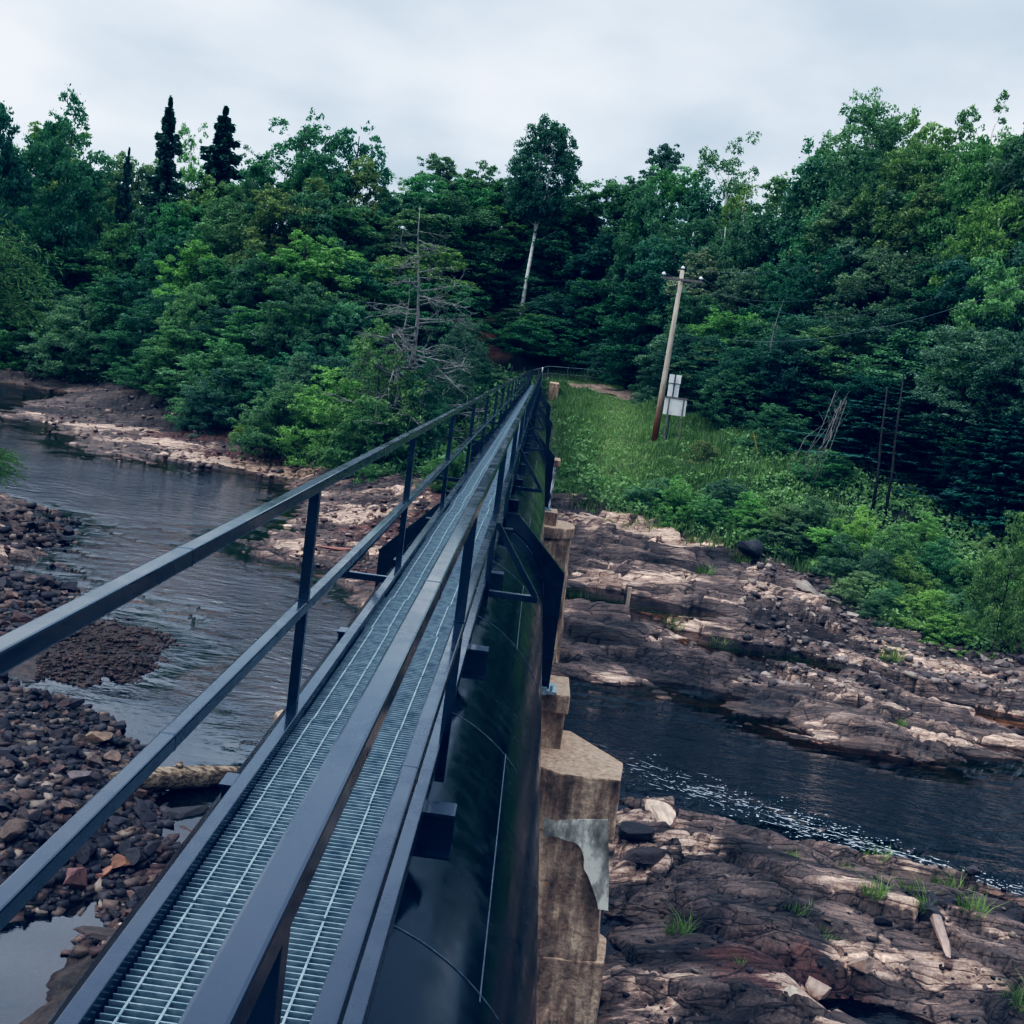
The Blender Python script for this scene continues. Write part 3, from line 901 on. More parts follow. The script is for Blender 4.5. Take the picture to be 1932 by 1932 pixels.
def build_piers():
    # nearest pier
    t = thing('bridge_pier', 'nearest stained concrete pier with angular cap beside the right channel', 'bridge pier', (PX, 14.15, 0))
    loc = -Vector((PX, 14.15, 0))
    cap = [(-2.45, 13.25), (.35, 13.60), (.80, 13.28), (1.56, 13.34), (1.63, 13.98), (.98, 14.95), (-2.45, 15.0), (-2.85, 14.1)]
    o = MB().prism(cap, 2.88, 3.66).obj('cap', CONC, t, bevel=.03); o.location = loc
    rough(o, .02, 3, 3)
    sh = MB(); n = len(cap)

    def sc(k, dx): return [(PX + (x - PX) * k + dx * (x > 0), 14.15 + (y - 14.15) * k) for x, y in cap]
    top, bot = sc(.955, .0), sc(1.04, .10)
    sh.add([(x, y, -1.2) for x, y in bot] + [(x, y, 2.88) for x, y in top], [tuple(range(n))[::-1], tuple(range(n, 2 * n))] + [(i, (i + 1) % n, n + (i + 1) % n, n + i) for i in range(n)])
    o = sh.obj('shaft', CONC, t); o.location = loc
    rough(o, .10, 18, 5, 1.3, lambda c: .25 + 1.0 * float(sstep(1.9, 1.2, c.z + .5 * (c.x - .8)) * sstep(.1, .5, c.z)) )
    edge = [(at((1200 + a * .439) / 1.2671, (1600 + b * .439) / 1.2671, 13.31)) for a, b in ((225, 815), (330, 815), (450, 815), (578, 818), (580, 1000), (582, 1150), (577, 1300), (522, 1292), (512, 1240), (490, 1175), (468, 1115), (445, 1078), (447, 1030), (438, 985), (420, 955), (395, 938), (345, 925), (300, 906), (225, 902))]
    pt = MB(); ne = len(edge)
    pt.add([(p[0], 13.265 - .04 * (2.7 - p[2]), p[2]) for p in edge] + [(p[0], 13.6, p[2]) for p in edge],
           [tuple(range(ne)), tuple(range(ne, 2 * ne))[::-1]] + [(i, ne + i, ne + (i + 1) % ne, (i + 1) % ne) for i in range(ne)])
    o = pt.obj('render_coat', simple('pale_render', [(.34, (.09, .085, .07)), (.44, (.26, .25, .21)), (.52, (.42, .41, .36)), (.6, (.75, .74, .66))], 2.2, .9, .6, .03, (1.6, 1, .9)), t); o.location = loc
    ft = MB().prism(sc(1.022, .075), -1.0, 1.32); o = ft.obj('footing', CONC, t, bevel=.03); o.location = loc; rough(o, .03, 3, 31)
    for x in (.22, -1.95):
        pb = MB(); pb.box(x, x + .60, 14.15, 14.9, 3.6, 4.15); pb.box(x - .04, x + .63, 14.05, 14.95, 4.15, 4.40)
        o = pb.obj('pedestal', CONC, t, bevel=.02); o.location = loc
    # second pier, rounded cap
    t = thing('bridge_pier', 'crumbling concrete pier with rounded cap, second from the viewer', 'bridge pier', (PX, 32.05, 0))
    loc = -Vector((PX, 32.05, 0))
    cap = [(PX + 2.02 * math.cos(a) * (1 if abs(math.cos(a)) > .2 else 1), 32.05 + 1.0 * math.copysign(abs(math.sin(a)) ** .6, math.sin(a))) for a in np.linspace(0, 2 * math.pi, 25)[:-1]]
    o = MB().prism(cap, 3.72, 4.05).obj('cap', CONC, t, bevel=.05); o.location = loc
    rough(o, .04, 2, 11)
    sh = MB(); n = len(cap)
    sh.add([(PX + (x - PX) * 1.02, 32.05 + (y - 32.05) * 1.03, -1.0) for x, y in cap] + [(PX + (x - PX) * .97, 32.05 + (y - 32.05) * .93, 3.72) for x, y in cap],
           [tuple(range(n))[::-1], tuple(range(n, 2 * n))] + [(i, (i + 1) % n, n + (i + 1) % n, n + i) for i in range(n)])
    o = sh.obj('shaft', CONC, t); o.location = loc
    rough(o, .22, 8, 15, 1.2)
    for x in (.2, -1.95):
        pb = MB().box(x, x + .65, 31.6, 32.5, 4.0, 4.41)
        o = pb.obj('pedestal', CONC, t, bevel=.02); o.location = loc
    # third pier: whitewash streaks
    wm = simple('streaked_whitewash', [(.42, (.035, .035, .035)), (.5, (.3, .3, .3)), (.56, (.75, .76, .77))], 3.2, .85, .4, .03, (2.2, 2.2, .55))
    for y, top, lab in ((49.95, 4.40, 'white streaked concrete pier, third from the viewer, at the grassy bank'), (67.85, 4.40, 'plain grey concrete pier, last one before the far bridge end')):
        t = thing('bridge_pier', lab, 'bridge pier', (PX, y, 0)); loc = -Vector((PX, y, 0))
        o = MB().box(PX - 1.75, PX + 1.75, y - .75, y + .75, 4.12, top).obj('cap', CONC, t, bevel=.04); o.location = loc
        o = MB().box(PX - 1.6, PX + 1.6, y - .7, y + .7, .4, 4.12).obj('shaft', wm if y < 60 else CONC, t, bevel=.04); o.location = loc
        rough(o, .06, 5, int(y), 1.5)
    # far abutment
    t = thing('bridge_abutment', 'concrete abutment block at the far end of the pipe bridge', 'abutment', (PX, 80, 0)); loc = -Vector((PX, 80, 0))
    o = MB().box(.40, 1.05, 79.2, 84, 3.5, 7.12).obj('wing_wall', CONC, t, bevel=.04); o.location = loc; rough(o, .04, 4, 77)
    o = MB().box(-2.3, .40, 84.5, 87.5, 3.5, 6.66).obj('end_wall', CONC, t, bevel=.04); o.location = loc; rough(o, .03, 3, 78)
    o = MB().box(-1.3, .1, 86.02, 88.5, 6.66, 6.80).obj('landing_slab', CONC, t, bevel=.02); o.location = loc
    o = MB().box(-4.6, -2.32, 84.5, 85, 3.5, 6.9).obj('wing_wall', CONC, t, bevel=.04); o.location = loc


build_piers()


# ------------------------------------------------------------------ vegetation
def leaves(centres, rad, n, size, seed, flat=.95, ratio=.55, up=.35, droop=0.0, fill=.07):
    """n small leaf-shaped faces scattered over the surface of leaf clumps"""
    r = np.random.default_rng(seed)
    C = np.asarray(centres, float); R = np.asarray(rad, float)
    w = R ** 2; w = w / w.sum()
    k = r.choice(len(C), n, p=w)
    d = r.normal(size=(n, 3)); d /= np.linalg.norm(d, axis=1)[:, None]
    d[:, 2] = np.where(d[:, 2] < -.75, -d[:, 2], d[:, 2])
    rr = R[k] * (.35 + .7 * r.random(n) ** .6)
    far = r.random(n) < fill
    rr = np.where(far, rr * (1 + .9 * r.random(n)), rr)
    P = C[k] + d * rr[:, None] * np.array((1, 1, flat))
    N = d * .55 + np.array((0, 0, up)) + r.normal(size=(n, 3)) * .75
    N /= np.linalg.norm(N, axis=1)[:, None]
    T = r.normal(size=(n, 3)) + d * .7; T[:, 2] -= droop
    T -= N * (T * N).sum(1)[:, None]; T /= np.linalg.norm(T, axis=1)[:, None] + 1e-9
    B = np.cross(N, T)
    s = size * (.6 + .8 * r.random(n))[:, None]
    V = np.empty((n, 4, 3))
    V[:, 0] = P - T * s * .5
    V[:, 1] = P + B * s * ratio * .5 - N * s * .10
    V[:, 2] = P + T * s * .5
    V[:, 3] = P - B * s * ratio * .5 - N * s * .10
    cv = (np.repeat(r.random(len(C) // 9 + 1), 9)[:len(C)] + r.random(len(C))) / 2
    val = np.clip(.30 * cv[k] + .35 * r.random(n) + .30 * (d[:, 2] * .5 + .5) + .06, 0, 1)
    F = np.arange(n * 4).reshape(n, 4)
    return V.reshape(-1, 3), F, np.repeat(val, 4)


def limbs_mesh(name, m, H_, trunk_r, centres, nlimb, seed, lean=.0, fork=False, frac=.92):
    r = random.Random(seed)
    b = MB()
    pts = [(lean * (i / 8) ** 1.5 + r.uniform(-.06, .06), r.uniform(-.06, .06), H_ * frac * i / 8) for i in range(9)]
    pts[0] = (0, 0, -.6)
    b.tube(pts, [trunk_r * (1.25 if i == 0 else 1 - .8 * i / 8) for i in range(9)], 7)
    cs = sorted(centres, key=lambda c: r.random())[:nlimb]
    for c in cs:
        h0 = max(.6, c[2] - (.35 + .5 * r.random()) * math.hypot(c[0], c[1]) - .5)
        h0 = min(h0, H_ * .85)
        i = h0 / (H_ * frac) * 8; j = min(7, int(i)); f = i - j
        p0 = [pts[j][q] * (1 - f) + pts[j + 1][q] * f for q in range(3)]
        mid = [(p0[0] + c[0]) / 2 + r.uniform(-.15, .15), (p0[1] + c[1]) / 2 + r.uniform(-.15, .15), (p0[2] + c[2]) / 2 + .15]
        rr = trunk_r * (1 - .8 * h0 / (H_ * frac)) * .5
        b.tube([p0, mid, c], [rr, rr * .6, rr * .2], 5)
    return b.mesh(name, m, smooth=True)


def broad(seed, prof, zb=.22, clumps=60, n=9000, size=.30, cr=(.55, 1.0), bark=None, trunk_r=.14, rw=3.0, limbs=14, up=.32, inner=.3):
    """a broadleaved tree 10 units high: prof(t) is the relative crown radius at height t"""
    r = random.Random(seed)
    cs, rs = [], []
    for i in range(clumps):
        for _ in range(40):
            t = r.random()
            if r.random() < prof(t) + .12: break
        a = r.random() * 6.283
        q = rw * prof(t) * (inner + (1 - inner) * r.random() ** .5)
        z = 10 * (zb + (1 - zb) * t) - .4
        cs.append((q * math.cos(a), q * math.sin(a), z)); rs.append(r.uniform(*cr) * (1.1 - .3 * t))
    # every limb end carries a handful of leaf sprays
    q_ = np.random.default_rng(seed + 500)
    sc_, sr_ = [], []
    for c, R in zip(cs, rs):
        for k in range(9):
            d = q_.normal(size=3); d /= np.linalg.norm(d); d[2] = d[2] * .8 + .12
            sc_.append(np.array(c) + d * R * (.55 + .5 * q_.random())); sr_.append(R * q_.uniform(.22, .48))
    V, F, v = leaves(sc_, sr_, n, size, seed, up=up, flat=.7)
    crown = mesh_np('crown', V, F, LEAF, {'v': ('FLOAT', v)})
    trunk = limbs_mesh('trunk', bark or BARK, 10, trunk_r, cs, limbs, seed)
    return trunk, crown


def P_round(t): return max(.05, math.sin(math.pi * (.17 + .64 * t)) ** .8)
def P_egg(t): return max(.08, math.sin(math.pi * (.17 + .71 * t)) ** .8)
def P_tall(t): return max(.10, .78 * math.sin(math.pi * (.14 + .74 * t)) ** .6)
def P_bush(t): return max(.12, math.cos(t * 1.45) ** .55)
def P_top(t): return max(.06, math.sin(math.pi * (.08 + .80 * t ** .85)) ** .8)


def spruce(seed, rw=2.2, n=8000, zb=.08, droop=.5, sparse=1.0):
    r = random.Random(seed)
    q = np.random.default_rng(seed)
    cs = []; b = MB()
    b.tube([(0, 0, -.6), (0, 0, 5), (0, 0, 10)], [.17, .1, .015], 6)
    P, T, val = [], [], []
    lv = int(22 * sparse) + 6
    for i in range(lv):
        t = i / (lv - 1)
        z = 10 * (zb + (1 - zb) * t ** .92)
        R = rw * (1 - t) ** .72 * r.uniform(.5, 1.2) + .03
        nb = max(4, int(8 * (1 - t) + 4))
        a0 = r.random() * 6.28
        for k in range(nb):
            a = a0 + k * 6.283 / nb + r.uniform(-.25, .25)
            L = R * r.uniform(.5, 1.15)
            dv = r.random(); zj = r.uniform(-.16, .16) * (1 - .7 * t); dr_ = droop * r.uniform(.6, 1.5)
            m_ = max(6, int(n / lv / nb))
            for s in np.linspace(.12, 1, m_):
                w = .14 * L * (1.05 - s) ** .7 * q.normal()
                x, y = L * s * math.cos(a) - w * math.sin(a), L * s * math.sin(a) + w * math.cos(a)
                P.append((x, y, z + zj - dr_ * L * s ** 1.2 + .55 * L * max(0, s - .62) + q.normal() * .07))
                T.append((math.cos(a) + q.normal() * .5, math.sin(a) + q.normal() * .5, -.3 + q.normal() * .2)); val.append(.3 * dv + .35 * s + .3 * q.random())
    P, T = np.array(P), np.array(T); k = len(P)
    T /= np.linalg.norm(T, axis=1)[:, None]
    N = np.array((0, 0, 1.)) + q.normal(size=(k, 3)) * .7; N -= T * (T * N).sum(1)[:, None]; N /= np.linalg.norm(N, axis=1)[:, None]
    B = np.cross(N, T); s = (.13 + .12 * q.random(k))[:, None] * (rw / 2.2)
    V = np.stack([P - T * s * .5, P + B * s * .22 - N * s * .1, P + T * s * .5, P - B * s * .22 - N * s * .1], 1)
    return b.mesh('trunk', BARK, smooth=True), mesh_np('crown', V.reshape(-1, 3), np.arange(k * 4).reshape(k, 4), NEEDLE, {'v': ('FLOAT', np.repeat(np.clip(val, 0, 1), 4))})


def branchy(seed, levels=3, H_=10, m=None, spread=.6, n1=16, tr=.16, hang=0.0):
    """a leafless tree: trunk, limbs and fine twigs"""
    r = random.Random(seed); b = MB()
    tp = [(.035 * i * math.sin(i * .7 + seed), .03 * i, H_ * i / 9) for i in range(10)]
    tp[0] = (0, 0, -.5)
    b.tube(tp, [tr * (1 - .93 * i / 9) for i in range(10)], 6)

    def grow(p, d, L, rad, lv):
        pts = [p]; q = Vector(p); d = Vector(d).normalized()
        for i in range(4):
            d = (d + Vector((r.uniform(-.3, .3), r.uniform(-.3, .3), r.uniform(-.22, .26) - hang * .12))).normalized()
            q = q + d * L / 4; pts.append(tuple(q))
        b.tube(pts, [rad * (1 - .8 * i / 4) for i in range(5)], 4 if lv else 5)
        if lv < levels - 1:
            for i in range(5 if lv else 6):
                j = r.randint(1, 4)
                dd = (d + Vector((r.uniform(-1, 1), r.uniform(-1, 1), r.uniform(-.5, .7)))).normalized()
                grow(pts[j], dd, L * r.uniform(.35, .6), rad * .5, lv + 1)
    for i in range(n1):
        t = .12 + .8 * i / n1
        k = min(8, int(t * 9)); p = tp[k]
        a = r.random() * 6.28
        p = (p[0], p[1], H_ * t)
        L = H_ * spread * (1.05 - t) * r.uniform(.4, .75) + .5
        grow((tp[k][0] + (tp[k + 1][0] - tp[k][0]) * (t * 9 - k), p[1], p[2]), (math.cos(a), math.sin(a), .25 - hang), L, tr * (1 - t) * .55 + .012, 0)
    return b.mesh('trunk', m or DEADBARK, smooth=True)


ARCH = {}
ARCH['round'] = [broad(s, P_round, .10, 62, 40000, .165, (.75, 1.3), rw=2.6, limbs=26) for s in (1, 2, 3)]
ARCH['egg'] = [broad(s, P_egg, .05, 66, 38000, .158, (.65, 1.15), rw=2.2, limbs=24) for s in (11, 12, 13)]
ARCH['tall'] = [broad(s, P_tall, .10, 60, 29000, .145, (.5, .95), rw=2.1, limbs=22) for s in (21, 22)]
ARCH['airy'] = [broad(s, P_tall, .3, 55, 16000, .120, (.4, .75), rw=2.3, bark=BIRCH, trunk_r=.10, limbs=34, up=.3, inner=.2) for s in (31, 32)]
ARCH['bush'] = [broad(s, P_bush, .02, 52, 27000, .215, (.95, 1.7), rw=4.2, trunk_r=.10, limbs=18) for s in (41, 42, 43)]
ARCH['spruce'] = [spruce(51, 2.2, 34000), spruce(52, 1.9, 30000), spruce(53, 2.4, 26000, .10, .3, .8)]
ARCH['birch'] = [broad(61, P_top, .46, 150, 40000, .120, (.45, .85), bark=BIRCH, trunk_r=.19, rw=2.3, limbs=30, inner=.15)]
ARCH['white_birch'] = [broad(62, P_top, .55, 130, 40000, .130, (.45, .8), bark=BIRCH, trunk_r=.19, rw=2.2, limbs=22, inner=.35)]
def forked_birch(H_=10):
    b = MB(); r = random.Random(8)
    b.tube([(0, 0, -.6), (.02, 0, 2), (.10, .02, 4.4)], [.155, .125, .105], 8)
    tips = []
    for sx, q in ((-1, .085), (1, .08)):
        pts = [(.10, .02, 4.3), (.10 + sx * .10, .03, 5.0), (.10 + sx * .26, .06 * sx, 6.2), (.10 + sx * .42, .1 * sx, 7.8), (.1 + sx * .5, .1, 9.2)]
        b.tube(pts, [q, q * .9, q * .75, q * .5, q * .2], 7); tips.append(pts)
    for i in range(26):
        p = tips[i % 2]; k = r.randint(1, 3); f = r.random()
        a = [p[k][j] * (1 - f) + p[k + 1][j] * f for j in range(3)]
        an = r.random() * 6.283; L = r.uniform(.6, 1.5)
        e = (a[0] + L * math.cos(an), a[1] + L * math.sin(an), a[2] + L * r.uniform(.5, 1.0)); m_ = [(a[j] + e[j]) / 2 for j in range(3)]; m_[2] -= .08
        b.tube([a, m_, e], [.035, .022, .008], 5)
    for an, z, L in ((.2, 4.0, 1.5), (2.9, 4.7, 1.1), (.4, 5.3, 1.3)):
        b.tube([(.1, .02, z), (.1 + .5 * L * math.cos(an), .5 * L * math.sin(an), z + .25), (.1 + L * math.cos(an), L * math.sin(an), z + .75)], [.04, .028, .008], 5)
    return b.mesh('trunk', BIRCH, smooth=True)


ARCH['white_birch'] = [(forked_birch(), ARCH['white_birch'][0][1])]
ARCH['ragged'] = [broad(71, P_top, .30, 75, 26000, .130, (.42, .82), rw=2.6, limbs=30, trunk_r=.16, inner=.3)]
ARCH['bare_base'] = [broad(s, P_top, .28, 130, 34000, .135, (.48, .88), rw=2.3, limbs=16, trunk_r=.11) for s in (81, 82)]

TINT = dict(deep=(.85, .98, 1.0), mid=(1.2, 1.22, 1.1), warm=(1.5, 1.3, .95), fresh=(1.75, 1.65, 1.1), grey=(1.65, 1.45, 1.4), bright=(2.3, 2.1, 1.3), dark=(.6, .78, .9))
_cnt = [0]


def plant(kind, X, Y, height, width, tint, label, cat, name, group=None, zb=None, i=None, rot=None):
    _cnt[0] += 1
    va = ARCH[kind]
    tr, cr = va[(i if i is not None else _cnt[0]) % len(va)]
    r = random.Random(_cnt[0] * 7 + 3)
    z = (H(X, Y) if zb is None else zb) - .1
    t = thing(name, label, cat, (X, Y, z), group)
    t.scale = (width, width, height / 10)
    t.rotation_euler = (r.uniform(-.03, .03), r.uniform(-.03, .03), r.random() * 6.28 if rot is None else rot)
    a = link('trunk', tr, t); c = link('crown', cr, t)
    j = [r.uniform(.86, 1.14) for _ in range(3)]
    c.color = (*[TINT[tint][q] * j[q] * (.85 + .3 * j[0] - .15) for q in range(3)], 1)
    return t


def plant_px(kind, px, py, Y, wpx, tint, label, name='broadleaf_tree', cat='tree', group=None, **k):
    P = at(px, py, Y)
    zb = H(P[0], Y)
    h = max(1.2, P[2] - zb)
    rw = {'round': 2.9, 'egg': 2.5, 'tall': 1.6, 'airy': 1.9, 'bush': 4.8, 'spruce': 2.0, 'birch': 2.2, 'ragged': 2.4, 'bare_base': 2.3}[kind]
    w = wpx / 2 * Y / FPX / rw * (1.75 if kind == 'spruce' else 1.12)
    return plant(kind, P[0], Y, h, w, tint, label, cat, name, group, **k)


# trees that stand out against the sky, each with its own description
for a in [
    ('egg', 2, 176, 118, 120, 'dark', 'dark dense tree rising at the extreme left end of the skyline', 'broadleaf_tree'),
    ('round', 132, 203, 125, 165, 'deep', 'broad dark domed tree on the left skyline', 'broadleaf_tree'),
    ('spruce', 234, 284, 128, 50, 'deep', 'small dark spruce tip in the skyline dip beside the domed tree', 'spruce_tree'),
    ('spruce', 328, 196, 122, 112, 'deep', 'thick dark spruce, the left one of the pair on the skyline', 'spruce_tree'),
    ('airy', 368, 226, 126, 70, 'fresh', 'thin pale see-through tree between the two skyline spruces', 'broadleaf_tree'),
    ('spruce', 428, 208, 120, 122, 'deep', 'slim pointed spruce with gappy branches, the right one of the skyline pair', 'spruce_tree'),
    ('ragged', 585, 203, 108, 165, 'deep', 'tall ragged crowned tree standing highest on the left skyline', 'broadleaf_tree'),
    ('ragged', 672, 222, 110, 120, 'deep', 'ragged leaning treetop just right of the tallest ragged tree', 'broadleaf_tree'),
    ('airy', 500, 276, 112, 80, 'mid', 'thin forked tree between the slim spruce and the ragged tree', 'broadleaf_tree'),
    ('airy', 762, 325, 118, 80, 'fresh', 'pale feathery treetop in the lowest dip of the skyline', 'broadleaf_tree'),
    ('tall', 838, 285, 112, 80, 'mid', 'loose leafy treetop above the dead grey tree', 'broadleaf_tree'),
    ('tall', 905, 298, 113, 80, 'mid', 'loose leafy tree between the dead tree and the white birch', 'broadleaf_tree'),
    ('tall', 1247, 264, 112, 74, 'deep', 'small dark rounded treetop above the utility pole', 'broadleaf_tree'),
    ('airy', 1396, 235, 100, 122, 'mid', 'airy round birch top standing alone on the right skyline', 'birch_tree'),
    ('airy', 1512, 283, 92, 100, 'fresh', 'sparse pale treetop left of the high birches', 'birch_tree'),
    ('tall', 1575, 256, 86, 110, 'mid', 'leafy tree stepping up towards the high birches on the right', 'broadleaf_tree'),
    ('birch', 1660, 186, 78, 170, 'mid', 'tall loose birch, first of the high birches on the right', 'birch_tree'),
    ('tall', 1768, 203, 74, 120, 'warm', 'olive pointed tree between the two highest birches', 'broadleaf_tree'),
    ('airy', 1885, 178, 66, 140, 'mid', 'tall birch with white trunk near the right edge', 'birch_tree'),
    ('airy', 1960, 190, 62, 120, 'mid', 'birch cut by the right edge of the view', 'birch_tree'),
]:
    plant_px(a[0], a[1], a[2], a[3], a[4], a[5], a[6], a[7])
# the white-trunked birch above the bridge end
P = at(1010, 224, 103); B = at(990, 560, 103)
zb = min(H(P[0], 103), B[2])
plant('white_birch', (P[0] + B[0]) / 2 + .4, 103, P[2] - zb, 1.3 * (P[2] - zb) / 16, 'deep', 'tall round crowned birch with bare white trunk above the bridge end', 'tree', 'birch_tree', zb=zb, rot=.15)

# the rest of the wood: rows of trees stepping down to the banks
SKYX = [0, 60, 130, 200, 300, 380, 470, 540, 600, 680, 720, 760, 820, 900, 950, 1080, 1150, 1240, 1330, 1400, 1480, 1560, 1620, 1700, 1800, 1880, 1932]
SKYY = [262, 262, 240, 300, 305, 325, 318, 285, 262, 300, 375, 368, 335, 330, 325, 340, 330, 312, 325, 318, 318, 300, 268, 250, 262, 250, 235]
BOTX = [-80, 0, 150, 250, 340, 450, 560, 640, 700, 800, 900, 960, 1100, 1180, 1250, 1300, 1400, 1500, 1600, 1700, 1800, 1932, 2050]
BOTY = [678, 680, 700, 725, 775, 815, 845, 840, 815, 760, 700, 690, 700, 725, 770, 800, 850, 890, 930, 960, 990, 1040, 1090]
YB = ([-80, 0, 250, 340, 450, 640, 800, 900, 1000, 1250, 1400, 1600, 1800, 1932, 2050], [160, 152, 138, 126, 116, 108, 108, 113, 114, 104, 92, 80, 70, 63, 60])
YF = ([-80, 0, 150, 250, 340, 450, 640, 700, 800, 900, 960, 1100, 1250, 1300, 1400, 1600, 1800, 1932, 2050], [120, 118, 112, 101, 84, 74, 69, 73, 80, 90, 95, 94, 74, 68, 62, 55, 50, 46, 44])
ROW = ['back row', 'second row', 'middle row', 'fourth row', 'front row']
ZONE = [(560, 'left wood'), (960, 'wood by the dead tree'), (1300, 'wood behind the bridge'), (2200, 'wood by the utility pole')]
KW = {'round': 'rounded broadleaf tree', 'egg': 'oval broadleaf tree', 'tall': 'slender broadleaf tree', 'airy': 'thin birch', 'spruce': 'dark spruce', 'birch': 'loose crowned birch', 'bare_base': 'bare stemmed tree', 'bush': 'spreading bushy tree'}
TW = {'deep': 'deep green', 'mid': 'mid green', 'warm': 'olive green', 'fresh': 'fresh green', 'grey': 'grey green', 'dark': 'blackish green', 'bright': 'bright green'}
rr = random.Random(12)
for row in range(5):
    t = [.0, .2, .42, .66, .88][row]
    px = -70 + rr.uniform(0, 40)
    while px < 2010:
        s, b = np.interp(px, SKYX, SKYY), np.interp(px, BOTX, BOTY)
        Y = np.interp(px, *YB) * (1 - t) + np.interp(px, *YF) * t + rr.uniform(-1.5, 1.5)
        py = s + (b - s) * [.0, .13, .30, .48, .66][row] + rr.uniform(-14, 26)
        right = px > 1300
        if right:
            kind = rr.choice(['round', 'egg', 'tall', 'airy', 'egg', 'birch'] if row < 2 else (['egg', 'spruce', 'bare_base', 'tall', 'round'] if row < 4 else ['spruce', 'egg', 'spruce', 'egg']))
        elif px > 950:
            kind = rr.choice(['egg', 'tall', 'round', 'spruce', 'egg'] if row < 4 else ['egg', 'bush', 'egg'])
        else:
            kind = rr.choice(['round', 'egg', 'tall', 'round', 'egg'] if row < 4 else ['bush', 'egg', 'round'])
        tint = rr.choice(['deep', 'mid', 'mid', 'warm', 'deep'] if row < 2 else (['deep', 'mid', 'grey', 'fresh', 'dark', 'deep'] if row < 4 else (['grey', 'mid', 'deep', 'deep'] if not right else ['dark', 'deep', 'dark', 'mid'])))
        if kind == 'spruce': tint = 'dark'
        w = {'round': 150, 'egg': 130, 'tall': 100, 'airy': 95, 'spruce': 95, 'bare_base': 125, 'bush': 150, 'birch': 130}[kind] * rr.uniform(.85, 1.25)
        if px > 1500: w *= 1.3
        if row == 4 and right: w *= 1.2
        gap = not (880 < px < 985 and row >= 3) and not (945 < px < 1050 and row >= 1 and py < 560)                          # the red cutting stays open
        if gap and not (1085 < px < 1250 and row == 4):
            zone = next(z for lim, z in ZONE if px < lim)
            nm = 'spruce_tree' if kind == 'spruce' else 'broadleaf_tree' if kind not in ('airy', 'birch') else 'birch_tree'
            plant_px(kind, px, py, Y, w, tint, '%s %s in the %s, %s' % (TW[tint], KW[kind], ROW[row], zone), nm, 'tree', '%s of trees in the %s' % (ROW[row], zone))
        px += rr.uniform(48, 82) if row < 3 else rr.uniform(60, 100)

# trees below the white trunk
for px, py, Y, w, tint in ((965, 590, 100, 90, 'deep'), (1000, 570, 99.5, 90, 'mid'), (1045, 560, 99, 110, 'deep'), (1030, 450, 106, 90, 'deep'), (955, 440, 107, 90, 'mid')):
    plant_px('egg', px, py, Y, w, tint, '%s leafy tree close around the foot of the white birch trunk' % TW[tint], 'broadleaf_tree', 'tree', 'trees around the white birch trunk')
# dark young spruces closing the foot of the right wood
rr = random.Random(21)
for k in range(18):
    px = 1330 + 35 * k + rr.uniform(-8, 8)
    b = np.interp(px, BOTX, BOTY); Y = np.interp(px, *YF) + 1.5 + 3 * rr.random()
    kind = rr.choice(['spruce', 'egg', 'bare_base'])
    plant_px(kind, px, b - rr.uniform(150, 270), Y, rr.uniform(105, 150), 'dark', 'dark %s low at the shaded foot of the wood by the utility pole' % ('young spruce' if kind == 'spruce' else 'young broadleaf tree'), 'spruce_tree' if kind == 'spruce' else 'broadleaf_tree', 'tree', 'young trees at the foot of the right wood')

